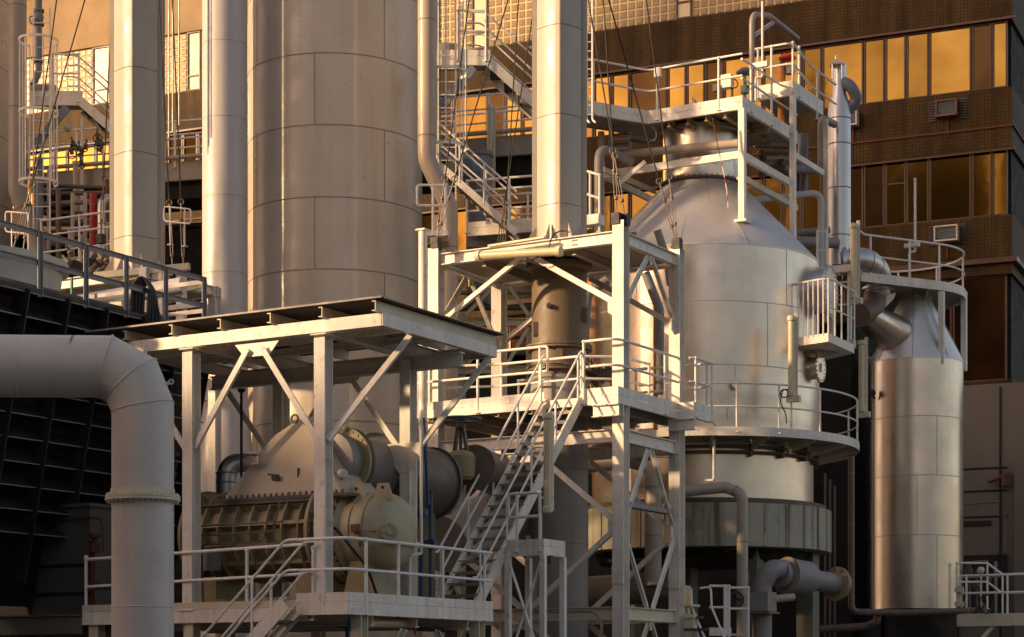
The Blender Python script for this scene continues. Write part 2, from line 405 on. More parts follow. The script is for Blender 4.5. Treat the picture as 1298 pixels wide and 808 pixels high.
def vert_seam(b, c, r, ang, z0, z1, w=.025, h=.005):
    # ang measured from the direction to the camera, positive to the right
    d = V((math.sin(ang), -math.cos(ang), 0)); s_ = V((d.y, -d.x, 0))
    b.box(at(c + d * (r + h / 2 - .004), (z0 + z1) / 2), s_, d, UP, w, h + .008, z1 - z0)
    return b
# ================================================================== camera, light, sky
cam = bpy.data.cameras.new('camera'); camo = bpy.data.objects.new('camera', cam); COL.objects.link(camo); S.camera = camo
camo.location = (0, 0, EYE); camo.rotation_euler = (R(90), 0, 0)
cam.sensor_width = 36; cam.lens = F / 1298 * 36; cam.shift_y = (HZ - 404) / 1298; cam.clip_start = .5; cam.clip_end = 2000
SUN_EL, SUN_AZ = R(17), R(-110)                      # azimuth clockwise from +Y
sd = V((math.sin(SUN_AZ) * math.cos(SUN_EL), math.cos(SUN_AZ) * math.cos(SUN_EL), math.sin(SUN_EL)))
W = bpy.data.worlds.new('World'); S.world = W; W.use_nodes = True
nt = W.node_tree; bg = nt.nodes['Background']
sky = nt.nodes.new('ShaderNodeTexSky'); sky.sky_type = 'NISHITA'; sky.sun_disc = False
sky.sun_elevation = SUN_EL; sky.sun_rotation = SUN_AZ; sky.air_density = 1.2; sky.dust_density = 3.0; sky.ozone_density = 3.0
wb = nt.nodes.new('ShaderNodeMix'); wb.data_type = 'RGBA'; wb.blend_type = 'MULTIPLY'; wb.inputs[0].default_value = 1
wb.inputs[7].default_value = (1.42, .98, .76, 1)     # the photograph's warm white balance
nt.links.new(sky.outputs[0], wb.inputs[6]); nt.links.new(wb.outputs[2], bg.inputs[0]); bg.inputs[1].default_value = .138
sl = bpy.data.lights.new('sun', 'SUN'); so = bpy.data.objects.new('sun', sl); COL.objects.link(so)
sl.energy = 3.8; sl.angle = R(2.2); sl.color = (1.0, .68, .38)
so.rotation_euler = (-sd).to_track_quat('-Z', 'Y').to_euler(); so.location = (-40, 20, 40)
S.view_settings.view_transform = 'Standard'; S.view_settings.look = 'None'; S.view_settings.gamma = 1
S.view_settings.exposure = 0.66

# ================================================================== ground
struct('ground', MB().prism([(-700, -300, -.3), (700, -300, -.3), (700, 900, -.3), (-700, 900, -.3)], (0, 0, .3)), M['ground'])

# unseen blocks added left of the view so that their shade falls on the lower plant and on the right part of the brown facade
def block(name, label, mid, boxes):
    t = thing(name, label, 'building', mid)
    for k, (x0, x1, y0, y1, z0, z1) in enumerate(boxes):
        obj('wall' if k == 0 else 'shade_step', MB().prism([(x0, y0, z0), (x1, y0, z0), (x1, y1, z0), (x0, y1, z0)], (0, 0, z1 - z0)), M['wall'], t, smooth=False)  # upper boxes are shaped only for the shade they cast
        obj('parapet', MB().prism([(x0 - .1, y0 - .1, z1), (x1 + .1, y0 - .1, z1), (x1 + .1, y1 + .1, z1), (x0 - .1, y1 + .1, z1)], (0, 0, .3)), M['concrete'], t, smooth=False)
    return t
block('shade_block', 'unseen plain block added far left outside the view to shade the lower plant', (-55, 12, 0), [(-62, -48, -8, 29, 0, 20.2), (-61, -49, -7, 10.6, 20.51, 24.6), (-57.4, -56.4, 21.8, 23.7, 20.51, 31.3)])
block('shade_tower', 'unseen tall block added far left outside the view to shade the right of the brown building', (-57, 38, 0), [(-64, -50, 30, 46, 0, 44.6), (-63.5, -50.5, 30.5, 40.5, 44.91, 49)])
ot = thing('opposite_tower', 'tall grey rendered tower behind the camera, outside the view, mirrored in the lower windows', 'building', (-45, -22, 0))
obj('wall', MB().prism([(-75, -30, 0), (-14, -30, 0), (-14, -14, 0), (-75, -14, 0)], (0, 0, 45)), M['wall'], ot, smooth=False)
for k in range(9): obj('roof_structure', MB().prism([(-73 + 6.5 * k, -28, 45), (-73 + 6.5 * k + 3.2, -28, 45), (-73 + 6.5 * k + 3.2, -16, 45), (-73 + 6.5 * k, -16, 45)], (0, 0, 1 + (k * 7 % 5) * .7)), M['wall'], ot, smooth=False)
ob = thing('dimming_block', 'unseen dark block added behind the camera to dim the low sky light', 'building', (0, -24, 0))  # added unseen, cuts the low sky light on the lower plant
obj('wall', MB().prism([(-62, -34, 0), (64, -34, 0), (64, -18, 0), (-62, -18, 0)], (0, 0, 11)), M['tile'], ob, smooth=False)
obj('parapet', MB().prism([(-62.1, -34.1, 11), (64.1, -34.1, 11), (64.1, -17.9, 11), (-62.1, -17.9, 11)], (0, 0, .3)), M['frame'], ob, smooth=False)

# ================================================================== building behind the plant
BD = 62.0
BC = G(1283, BD)                                    # its near right corner
BTH = R(24.1)
BA = V((math.cos(BTH), -math.sin(BTH), 0)); BB = V((math.sin(BTH), math.cos(BTH), 0))
def bx(px):                                         # facade position (negative to the left) seen at this column
    q = along(BC, BA, px); return (q - BC).dot(BA)
bld = thing('office_building', 'long brown tiled office building with golden windows and glass block bands, behind the whole plant', 'building', BC, rot=-BTH)
LX = V((1, 0, 0)); LY = V((0, 1, 0))
XL = -62.0
def lb(b, x0, x1, y0, y1, z0, z1):                  # local box
    return b.box(((x0 + x1) / 2, (y0 + y1) / 2, (z0 + z1) / 2), LX, LY, UP, x1 - x0, y1 - y0, z1 - z0)
TOPZ = 36.0
w = MB()
def strip(z0, z1):                                   # facade band with the right-hand return
    lb(w, XL, 0, 0, .4, z0, z1); lb(w, -.4, 0, .402, 16, z0, z1)
strip(10.95, 11.3); strip(14.7, 16.6); strip(18.75, 20.7); strip(22.85, 24.42)
obj('tiled_wall', w, M['tile'], bld, local=True, smooth=False)
w = MB(); strip(26.72, 29.0)
obj('upper_wall', w, M['concrete'], bld, local=True, smooth=False)
w = MB(); strip(29.01, TOPZ)
obj('top_wall', w, M['concrete2'], bld, local=True, smooth=False)
w = MB()
for z in (19.42,): lb(w, XL, .06, -.05, -.003, z, z + .04); lb(w, .003, .06, 0, 16, z, z + .04)
obj('red_pipe_line', w, M['oldred'], bld, local=True)
w = MB()
for z in (11.0, 15.05): lb(w, XL, .18, -.16, -.003, z, z + .16); lb(w, .003, .18, 0, 16, z, z + .16)
lb(w, XL, .1, -.09, -.003, 22.86, 22.93); lb(w, XL, .1, -.06, -.003, 18.66, 18.72)
obj('ledge', w, M['frame'], bld, local=True)
w = MB(); lb(w, XL, -.5, 2.6, 3.0, 0, 36); lb(w, -.49, -.1, .41, 16, 11.31, 14.69); lb(w, -.49, -.1, .41, 16, 16.61, 18.74); lb(w, -.49, -.1, .41, 16, 20.71, 22.84); lb(w, -.49, -.05, .41, 16, 24.43, 26.71); lb(w, XL, -.5, 2.6, 16, 35.6, 36); obj('inner_wall', w, M['voidshade'], bld, local=True)
w = MB(); lb(w, XL, -.4, .41, 3.0, 10.9, 11.2); lb(w, XL, 0, .02, 16, TOPZ, TOPZ + .4); obj('floor_slab', w, M['voidshade'], bld, local=True)

def window(x0, x1, z0, z1, gm, y=.12, split=None, lab=None):
    b = MB(); t = .055
    lb(b, x0, x0 + t, y - .06, y + .06, z0, z1); lb(b, x1 - t, x1, y - .06, y + .06, z0, z1)
    lb(b, x0 + t, x1 - t, y - .06, y + .06, z0, z0 + t); lb(b, x0 + t, x1 - t, y - .06, y + .06, z1 - t, z1)
    if split: lb(b, x0 + t, x1 - t, y - .05, y + .05, z0 + split, z0 + split + t)
    f = obj('window', b, M['frame'], bld, local=True, smooth=False, label=lab)
    g = MB(); lb(g, x0 + t, x1 - t, y - .008, y + .008, z0 + t, z1 - t)
    obj('pane', g, gm, f, local=True, smooth=False)
rng = random.Random(3)
edges_r = [bx(p) for p in (1283, 1257, 1231, 1177, 1148, 1121, 1094, 1041)]
mod = [.66, .66, .68, 1.36]
def run_edges(x):
    out = [x]; k = 0
    while out[-1] > -46:
        out.append(out[-1] - mod[k % 4] * 1.02); k += 1
    return out
ed = edges_r + run_edges(edges_r[-1])[1:]
for row, (z0, z1) in enumerate(((18.75 - 2.15, 18.75), (20.7, 22.85))):
    for i in range(len(ed) - 1):
        x1, x0 = ed[i] - .012, ed[i + 1] + .012
        if i == 0: x1 -= .15
        dark = (row == 1 and i in (1,)) or rng.random() < .09
        window(x0, x1, z0, z1, M['darkglass'] if dark else M['goldglass'], split=(1.35 if (row == 0 and i in (4, 11, 18)) else None))
# dark lower storey
x = -.2
while x > -46:
    window(x - 1.72, x, 11.3, 14.7, M['darkglass'], y=.2, split=None); x -= 1.76
# glass block band with narrow windows
gb_w = [(bx(138), bx(116)), (bx(253), bx(236)), (bx(617), bx(597)), (bx(876), bx(856))]
gb_w = [(min(a), max(a)) for a in gb_w]
prev = XL
seq = sorted(gb_w) + [(-.3, -.3)]
for (a, c) in seq:
    x0, x1 = prev + .004, a - .004
    if x1 - x0 > .2 and x1 > -48:
        x0 = max(x0, -48)
        b = MB(); lb(b, x0, x1, .09, .2, 24.43, 26.71)
        p = obj('glass_block_panel', b, M['mortar'], bld, local=True, smooth=False)
        g = MB(); st = .29; nx = int((x1 - x0) / st); nz = 8; sx = (x1 - x0) / max(1, nx); sz = (26.71 - 24.43) / nz
        for i in range(nx):
            for k in range(nz):
                cx = x0 + (i + .5) * sx; cz = 24.43 + (k + .5) * sz
                h = .5 * .80
                pts = [(cx - sx * h, .088, cz - sz * h), (cx + sx * h, .088, cz - sz * h), (cx + sx * h, .088, cz + sz * h), (cx - sx * h, .088, cz + sz * h)]
                h2 = h * .8
                pts += [(cx - sx * h2, .076, cz - sz * h2), (cx + sx * h2, .076, cz - sz * h2), (cx + sx * h2, .076, cz + sz * h2), (cx - sx * h2, .076, cz + sz * h2)]
                g.poly(pts, [(4, 5, 6, 7), (0, 1, 5, 4), (1, 2, 6, 5), (2, 3, 7, 6), (3, 0, 4, 7)])
        obj('glass_block', g, M['block'], p, local=True, smooth=False)
    if c > a: window(a, c, 24.43, 26.71, M['paleglass'], y=.1, split=.55)
    prev = c
# vertical dark louvre slots round the air conditioners
def aircon(px0, px1, py0, py1, m, lab, slot=(None, None)):
    x0, x1 = bx(px0), bx(px1); q = along(BC, BA, (px0 + px1) / 2)
    z1, z0 = Z(py0, q.y), Z(py1, q.y)
    t = thing('air_conditioner', lab, 'air conditioner', BC + BA * ((x0 + x1) / 2) + UP * z0, rot=-BTH)
    hw, hz = (x1 - x0) / 2, z1 - z0
    b = MB(); f = .05
    lb(b, -hw, hw, -.32, -.16, 0, f); lb(b, -hw, hw, -.32, -.16, hz - f, hz); lb(b, -hw, -hw + f, -.32, -.16, f, hz - f); lb(b, hw - f, hw, -.32, -.16, f, hz - f)
    lb(b, -hw, hw, -.16, -.006, 0, hz)
    obj('casing', b, m, t, local=True, smooth=False)
    b = MB(); k = f + .01
    while k < hz - f - .02:
        lb(b, -hw + f + .003, hw - f - .003, -.27, -.21, k, k + .02); k += .05
    obj('grille', b, M['bluegrey'], t, local=True, smooth=False)
    if slot[0]:
        s0, s1 = bx(slot[0]), bx(slot[1]); o = -(x0 + x1) / 2
        b = MB(); k = .0
        for (a, c) in ((s0 + o, -hw - .02), (hw + .02, s1 + o)):
            if c - a < .1: continue
            lb(b, a, c, -.012, -.004, -.08, hz + .1)
        obj('louvre_recess', b, M['slit'], t, local=True, smooth=False)
        b = MB()
        for (a, c) in ((s0 + o, -hw - .02), (hw + .02, s1 + o)):
            if c - a < .1: continue
            k = -.06
            while k < hz + .07:
                lb(b, a + .03, c - .03, -.045, -.02, k, k + .035); k += .085
        obj('louvre_blades', b, M['frame'], t, local=True, smooth=False)
    b = MB(); lb(b, -.02, .02, -.05, -.01, -.55, -.003); obj('drain_pipe', b, M['oldred'], t, local=True)
aircon(1188, 1215, 129, 150, M['rust'], 'dark rusty box air conditioner with red frame high on the brown tiled wall', (1176, 1227))
aircon(1186, 1216, 288, 308, M['acwhite'], 'white framed box air conditioner on the brown wall below the lower golden windows', (1176, 1226))
aircon(1074, 1089, 143, 162, M['acwhite'], 'small white box air conditioner half hidden behind the tall silver vent column')
aircon(663, 680, 193, 212, M['acwhite'], 'cream box air conditioner on the tiled wall, half hidden behind the front chimney', (646, 664))

# wall, door and railing at ground level on the far right
yard = thing('yard_wall', 'grey rendered wall in shade under the building overhang at far right', 'wall', G(1250, 60.5))
q0 = G(1212, 60.2); q1 = q0 + BA * 9
obj('wall', MB().prism([q0, q1, q1 + BB * .25, q0 + BB * .25], (0, 0, 10.8)), M['wall'], yard, smooth=False)
b = MB()
for px in (1214.5, 1268):
    q = along(q0, BA, px); b.bar(at(q - BB * .02, 0), at(q - BB * .02, 10.7), .05, .04, BB)
for k in (3.4, 5.2, 6.0, 6.7):
    b.bar(at(q0 - BB * .012, k + 1.5), at(along(q0, BA, 1277) - BB * .012, k + 1.5), .02, .05)
obj('panel_joint', b, M['voidshade'], yard)
b = MB(); b.box(at(along(q0, BA, 1239) - BB * .02, Z(664, 60)), BA, BB, UP, .85, .03, .15); obj('dark_slot', b, M['slit'], yard)
b = MB(); b.box(at(along(q0, BA, 1249) - BB * .02, Z(745, 60)), BA, BB, UP, 1.35, .03, 2.0); obj('doorway', b, M['slit'], yard)
pl = MB(); c = along(q0, BA, 1290); pl.prism([c, c + BA * 5, c + BA * 5 - BB * .6, c - BB * .6], (0, 0, Z(590, 60)))
tag(obj('white_block_pier', pl, M['wall']), 'pale blockwork pier at the right edge of the picture', 'pier')
pp = thing('red_valve_pipe', 'short red fire pipe branch on the grey wall at far right', 'pipe', at(along(q0, BA, 1262), Z(612, 60)))
c = at(along(q0, BA, 1254) - BB * .15, Z(612, 60)); d_ = at(along(q0, BA, 1277) - BB * .15, Z(606, 60))
obj('pipe', MB().tube([c, d_], .06, 10), M['oldred'], pp)
obj('bracket', MB().bar(d_ + V((0, 0, .1)), d_ + V((0, 0, -.3)), .05, .3), M['rust'], pp)

# black backing added for the deep shade in the gaps between the vessels
dk = thing('shade_backing', 'block coloured near black for the deep shade behind the silver vessels', 'building', G(800, 57))
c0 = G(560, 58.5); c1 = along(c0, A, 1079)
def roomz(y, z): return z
obj('wall', MB().prism([c0, c1, c1 + B * 3, c0 + B * 3], (0, 0, 11.2)), M['voidshade'], dk, smooth=False)
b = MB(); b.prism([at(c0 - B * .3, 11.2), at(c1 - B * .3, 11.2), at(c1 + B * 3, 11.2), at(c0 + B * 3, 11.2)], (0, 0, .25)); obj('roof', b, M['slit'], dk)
# ================================================================== big pale elbow duct in front
DD = 27.0
DR = 39 / F * DD
e0 = P(-260, 463, DD - .9); e1 = P(134, 465, DD); e2 = P(167, 483, DD); e3 = P(181, 517, DD); e4 = at(e3, 0)
DZ0 = e1.z - e3.z
DUCT_STAINS = [(e1.x - e3.x - .40, .030, DZ0 + .20, 3.4), (e1.x - e3.x - .80, .022, DZ0 + .30, 1.2)]
duct = thing('elbow_duct', 'large pale grey elbow duct with rust run, in the left foreground', 'duct', e3)
M['duct'] = duct_mat()
obj('duct_tube', MB().tube([e0, e1, e2, e3, e4], DR, 64), M['duct'], duct, ang=20)
b = MB()
for (p, d0, d1) in ((e1, e1 - e0, e2 - e1), (e2, e2 - e1, e3 - e2), (e3, e3 - e2, e4 - e3)):
    n_ = (d0.normalized() + d1.normalized()).normalized(); k = 1 / n_.dot(d0.normalized())
    ax = n_; ref = V((0, 1, 0)); x = (ref - ax * ref.dot(ax)).normalized(); y = ax.cross(x)
    b.tube([p + x * (DR * math.cos(a)) + y * (DR * k * math.sin(a)) for a in [2 * math.pi * i / 64 for i in range(64)]], .010, 6, True)
for px in (17,):
    q = e0.lerp(e1, (px - 0) / 134 * .34 + .66); b.ring(q, DR, .008, e1 - e0, 64, 6)
b.ring(at(e3, Z(770, DD)), DR, .009, UP, 64, 6)
obj('weld_seam', b, M['pale'], duct)
zf = Z(632, DD)
fl = MB().lathe(at(e3, zf), [(DR - .01, .13), (DR + .012, .13), (DR + .012, .035), (DR + .088, .035), (DR + .088, 0), (DR - .01, 0)], 64, cap=False)
fl.lathe(at(e3, zf), [(DR - .01, -.004), (DR + .088, -.004), (DR + .088, -.04), (DR - .01, -.04)], 64, cap=False)
fl.bolts(at(e3, zf - .002), DR + .055, 40, .016, .13)
obj('flange', fl, M['cream'], duct)
for (p, s_) in ((e1.lerp(e2, .93), 1), (e2.lerp(e3, .55), 1)):
    d0 = (e2 - e1).normalized() if p.z > e2.z else (e3 - e2).normalized()
    nrm = V((-d0.z, 0, d0.x)); nrm = nrm if nrm.z > 0 else -nrm
    b = MB().box(p + nrm * (DR + .025), d0, V((0, 1, 0)), nrm, .05, .02, .07); b.ring(p + nrm * (DR + .075), .03, .012, V((0, 1, 0)), 16, 6)
    obj('lifting_lug', b, M['pale'], duct)

# ================================================================== steel canopy
PC = G(410, 31.0)
def C(t, s, z=0.0): return at(PC + A * t + B * s, z)
ZD = 2.82
can = thing('canopy', 'white steel canopy with dark corrugated roof over the green compressor', 'canopy', C(-1.3, 1.2, ZD))
TL, TR, SB = -4.33, 1.138, 3.53
for (p, q) in ((C(TL, 0), C(TR, 0)), (C(TR, 0), C(TR, SB)), (C(TR, SB), C(TL, SB)), (C(TL, SB), C(TL, 0))):
    d = (q - p).normalized(); n_ = V((d.y, -d.x, 0))
    e = n_ * .0
    obj('fascia_channel', MB().channel(at(p, 7.355), at(q - d * .016, 7.355), .20, .08, n_), M['white'], can)
for (t, s) in ((0, 0), (-2.71, 0), (0, 2.48), (-2.71, 2.48)):
    b = MB().ibeam(C(t, s, ZD), C(t, s, 7.15), .23, .21, .02, B)
    b.box(C(t, s, 7.2), A, B, UP, .3, .3, .02); b.box(C(t, s, ZD + .02), A, B, UP, .36, .36, .03)
    obj('post', b, M['white'], can)
for t in (-2.71, 0):
    obj('cross_beam', MB().ibeam(C(t, .06, 7.33), C(t, SB - .06, 7.33), .22, .15), M['white'], can)
obj('main_beam', MB().ibeam(C(TL + .05, 2.48, 7.08), C(TR - .05, 2.48, 7.08), .24, .16), M['white'], can)
obj('main_beam', MB().ibeam(C(TL + .05, .12, 7.30), C(TR - .05, .12, 7.30), .10, .10), M['white'], can)
for s in (.9, 1.75):
    obj('ceiling_joist', MB().ibeam(C(TL + .05, s, 7.36), C(TR - .05, s, 7.36), .12, .08), M['white'], can)
def brace(p, q, name='knee_brace', par=None, w=.10, m=None, up=None):
    return obj(name, MB().bar(p, q, w * .2, w, up or B).bar(p + UP * 0, q, w, w * .2, up or B, -w * .5), m or M['white'], par)
for s, zt in ((0, 7.10), (2.48, 6.98)):
    brace(C(-.10, s, 5.55), C(-1.20, s, zt), par=can); brace(C(-2.61, s, 5.55), C(-1.50, s, zt), par=can)
    brace(C(.10, s, 5.50), C(TR - .05, s + .9, 7.22), par=can); brace(C(-2.81, s, 5.55), C(-3.95, s, zt), par=can)
    b = MB().prism([C(-1.80, s + .01, zt + .1), C(-.90, s + .01, zt + .1), C(-1.1, s + .01, zt - .12), C(-1.6, s + .01, zt - .12)], B * .02); obj('gusset_plate', b, M['white'], can)
    g = MB().prism([C(-.34, s - .13, 5.72), C(.34, s - .13, 5.72), C(.34, s - .13, 5.5), C(.1, s - .13, 5.2), C(-.1, s - .13, 5.2), C(-.34, s - .13, 5.5)], B * .02) if s else MB().prism([C(-.2, .05, 5.5), C(.1, .05, 5.4), C(.1, .05, 5.2), C(-.1, .05, 5.25)], B * .02)
    obj('gusset_plate', g, M['white'], can)
k = TL + .25
while k < TR + .05:
    b = MB().channel(C(k, -.10, 7.56), C(k, SB + .06, 7.56), .16, .06, A)
    obj('purlin', b, M['cream'], can); k += 1.03
def corrugated(t0, t1, s0, s1, z, pitch=.075, amp=.018):
    b = MB(); n = int((s1 - s0) / pitch) * 6; top = []; 
    prof = [(s0 + (s1 - s0) * i / n, amp * math.sin(2 * math.pi * i / 6)) for i in range(n + 1)]
    v = []
    for zz in (0, .004):
        for t in (t0, t1):
            v += [C(t, s, z + a + zz) for (s, a) in prof]
    m = n + 1; f = []
    for L_ in (0, 2):
        for i in range(n): f.append((L_ * m + i, L_ * m + i + 1, (L_ + 1) * m + i + 1, (L_ + 1) * m + i))
    for i in range(n):
        f.append((i, i + 1, 2 * m + i + 1, 2 * m + i)); f.append((m + i, m + i + 1, 3 * m + i + 1, 3 * m + i))
    b.v, b.f = v, f; return b
roof = obj('corrugated_roof', corrugated(-4.95, 1.22, -.12, 3.66, 7.668), mat('dark_roof_sheet', (.13, .105, .085), .6, var=.2, dirt=RUST, dirt_amt=.3), can)
obj('edge_flashing', MB().bar(C(-4.95, -.135, 7.68), C(1.22, -.135, 7.68), .02, .03), M['greyrail'], can)

# ================================================================== machine platform with guard rails
mp_ = thing('machine_platform', 'white edged machine platform under the canopy, with guard rails and a stair down', 'platform', C(-1, 1, 0))
out = [C(.81, -.455), C(.81, 3.95), C(-5.0, 3.95), C(-5.0, -.15), C(-.2, -.15), C(-.2, -.455)]
deck(mp_, out, ZD, .05)
edge_channels(mp_, [out[5], out[0], out[1]], 2.70, 2.90); edge_channels(mp_, [out[3], out[4]], 2.62, 2.84)
toe(mp_, [out[5], out[0], out[1]], 2.905, 3.05, m=M['white'])
toe(mp_, [out[3], out[4]], 2.845, 2.96, m=M['cream'])
railing(mp_, [at(C(-.17, -.43), ZD), at(C(.80, -.45), ZD), at(C(.80, 3.9), ZD)], 1.08, posts=[at(along(C(-.17, -.44), A, 410), ZD), at(along(C(.80, -.4), B, 464), ZD), at(along(C(.80, -.4), B, 505), ZD), at(along(C(.80, -.4), B, 561), ZD), at(along(C(.80, -.4), B, 614), ZD)], fr=.3)
railing(mp_, [at(C(-4.95, -.13), ZD - .12), at(C(-.25, -.13), ZD - .02)], 1.05, posts=[at(along(C(0, -.13), A, p), ZD - .08) for p in (109, 313, 397)])
for (t, s) in ((.7, 0), (.7, 3.6), (-2.7, 0), (-4.8, 0), (-2.7, 3.6), (-4.8, 3.6)):
    obj('leg', MB().ibeam(C(t, s, 0), C(t, s, 2.69), .2, .2, .02, B), M['cream'], mp_)
for s in (.3, 1.6, 3.2):
    obj('joist', MB().ibeam(C(-4.95, s, 2.64), C(.75, s, 2.64), .2, .12), M['cream'], mp_)
brace(C(.7, 3.5, 1.2), C(.7, 2.3, 2.5), 'leg_brace', mp_, .1, M['cream'], A); brace(C(.7, .1, 1.2), C(.7, 1.3, 2.5), 'leg_brace', mp_, .1, M['cream'], A)
# stair from the platform down to the left
def stair(name, label, p0, p1, side, w, ntread, rails=True, m=None, hr=1.0, posts=(.04, .5, .96), rail_ext=(0, 0), sh=.22, rail_sides=(0, 1), cat='stair'):
    p0, p1 = V(p0), V(p1); d = p1 - p0; t = thing(name, label, cat, at((p0 + p1) / 2, min(p0.z, p1.z)))
    horiz = V((d.x, d.y, 0)).normalized()
    for k in (0, 1):
        o = side * (w * k)
        obj('stringer', MB().channel(p0 + o, p1 + o, sh, .06, side * (1 if k else -1)), m or M['white'], t)
    for i in range(1, ntread):
        q = p0.lerp(p1, i / ntread) + side * (w / 2)
        b = MB().box(q, side, horiz, UP, w - .02, .24, .035)
        b.box(q - horiz * (.11 if d.z > 0 else -.11) - UP * .02, side, horiz, UP, w - .02, .012, .05)
        obj('tread', b, M['tread'], t)
    for k in rail_sides:
        o = side * (w * k)
        a0, a1 = p0 + o, p1 + o
        for hh, nm in ((hr, 'hand_rail'), (hr * .52, 'mid_rail')):
            pts = [a0 + UP * hh, a1 + UP * hh]
            if rail_ext[0]: pts.insert(0, a0 + UP * hh - horiz * rail_ext[0])
            if rail_ext[1]: pts.append(a1 + UP * hh + horiz * rail_ext[1])
            obj(nm, MB().tube(fillet(pts, .25), .022, 8), M['rail'], t)
        for u in posts:
            q = a0.lerp(a1, u); b = MB().tube([q, q + UP * hr], .022, 8); b.lathe(q + UP * hr, [(.001, .03), (.03, .015), (.03, -.015), (.001, -.03)], 8)
            obj('post', b, M['rail'], t)
    return t
sA = C(-.22, -.72, ZD + .06)
stair('platform_stair', 'white stair descending to the bottom left from the machine platform corner', sA, sA - A * 3.0 - UP * 2.72, B, .50, 10, rail_ext=(.25, 0), posts=(.22, .7))

# ================================================================== gas compressor
cp = thing('gas_compressor', 'olive green ribbed compressor casing with a sloping hood, under the canopy', 'compressor', C(-1.6, 1.24, ZD))
ZA = 4.12
def X(t, z=ZA, s=1.24): return C(t, s, z)
b = MB()
b.lathe(X(-3.3), [(.0, 0), (.60, 0), (.66, .02), (.66, 2.86), (0, 2.86)], 48, A)
obj('casing', b, M['machine'], cp)
b = MB()
for k in range(9):
    t = -3.2 + k * .335
    b.lathe(X(t), [(.64, -.014), (.80, -.014), (.80, .014), (.64, .014)], 48, A, cap=False)
obj('rib_ring', b, M['machine'], cp)
b = MB()
for a in (38, 12, -14, -40, 68, -66):
    for sg in (1,):
        d = -B * math.cos(R(a)) + UP * math.sin(R(a))
        tang = B * math.sin(R(a)) + UP * math.cos(R(a))
        b.box(X(-1.86) + d * .722, A, tang, d, 2.70, .03 if a not in (12,) else .06, .13)
obj('long_rib', b, M['machine'], cp)
for t, rr in ((-3.32, .84), (-.62, .90), (-.34, .84)):
    b = MB().lathe(X(t), [(.5, -.03), (rr, -.03), (rr, .03), (.5, .03)], 48, A, cap=False)
    b.bolts(X(t), rr - .05, 34, .024, .11, A)
    f_ = obj('end_flange', b, M['machine'], cp)
    if t == -.62:
        for a in range(-60, 80, 24):
            d = -B * math.cos(R(a)) + UP * math.sin(R(a)); tang = B * math.sin(R(a)) + UP * math.cos(R(a))
            obj('flange_web', MB().box(X(-.48) + d * .72, A, tang, d, .24, .025, .18), M['machine'], f_)
b = MB().box(X(-1.86, ZA + .53), A, B, UP, 3.1, 1.34, .05)
obj('top_flange', b, M['machine_dark'], cp)
# rounded end cover on the right
ec = M['machine_light'] = mat('end_cover_paint', (.42, .36, .23), .45, var=.1, dirt=(.12, .09, .05), dirt_amt=.4)
b = MB().lathe(X(-.31), [(.78, 0), (.78, .06), (.70, .065), (.70, .10), (.61, .16), (.64, .34), (.64, .62), (.62, .80), (.57, .91), (.47, .99), (.34, 1.03), (.0, 1.05)], 56, A)
e_ = obj('end_cover', b, ec, cp)
b = MB()
for h_, rr in ((.03, .73),): b.bolts(X(-.31 + h_ + .04), rr, 34, .022, .07, A)
obj('cover_bolt', b, M['machine_dark'], e_)
b = MB()
for h_ in (.36, .62): b.lathe(X(-.31 + h_), [(.5, -.012), (.665, -.012), (.665, .012), (.5, .012)], 56, A, cap=False)
b.box(X(.1, ZA - .02, 1.24), A, B, UP, .98, 1.27, .035)
obj('cover_band', b, ec, e_)
for t, s in ((-.02, .95), (.5, .95), (-.42, 1.0)):
    z = ZA + .60
    b = MB().prism([X(t - .2, z - .1, s), X(t + .2, z - .1, s), X(t + .1, z + .17, s), X(t - .1, z + .17, s)], B * .035)
    o = obj('lifting_lug', b, M['machine_light'], cp)
    h = MB().lathe(X(t, z + .10, s - .004), [(.03, 0), (.03, .008), (0, .008)], 12, B); obj('eye', h, M['slit'], o)
b = MB().lathe(X(.62, ZA, .9), [(.001, -.02), (.13, -.02), (.13, .02), (.001, .02)], 24, (A - B * .9)); 
nf = obj('nozzle_flange', b, M['machine'], e_)
b = MB().lathe(X(.72, ZA - .05, .80), [(.0, .02), (.14, .02), (.14, .06), (.05, .06), (.05, .12), (0, .12)], 24, A - B); b.bolts(X(.72, ZA - .05, .80) + (A - B).normalized() * .07, .11, 8, .014, .03, A - B); obj('side_nozzle', b, ec, e_)
b = MB().tube(fillet([X(.25, ZA - .05, .64), X(.28, ZA - .05, .5), X(.36, ZA - .02, .5), X(.36, ZA - .3, .52)], .04), .028, 8); b.box(X(.22, ZA + .02, .6), A, B, UP, .16, .1, .12)
obj('gauge_block', b, M['rust'], e_)
# pedestal
b = MB().box(X(-1.9, ZD + .12), A, B, UP, 3.0, 1.3, .22)
b.box(X(-3.0, ZD + .36), A, B, UP, .5, 1.1, .5); b.box(X(-.75, ZD + .36), A, B, UP, .62, 1.1, .5); b.box(X(.12, ZD + .1), A, B, UP, .9, 1.0, .2)
b.prism([X(-.18, ZD + .2, .8), X(.42, ZD + .2, .8), X(.28, ZA - .5, .8), X(-.04, ZA - .5, .8)], B * .85)
obj('pedestal', b, M['machine'], cp)
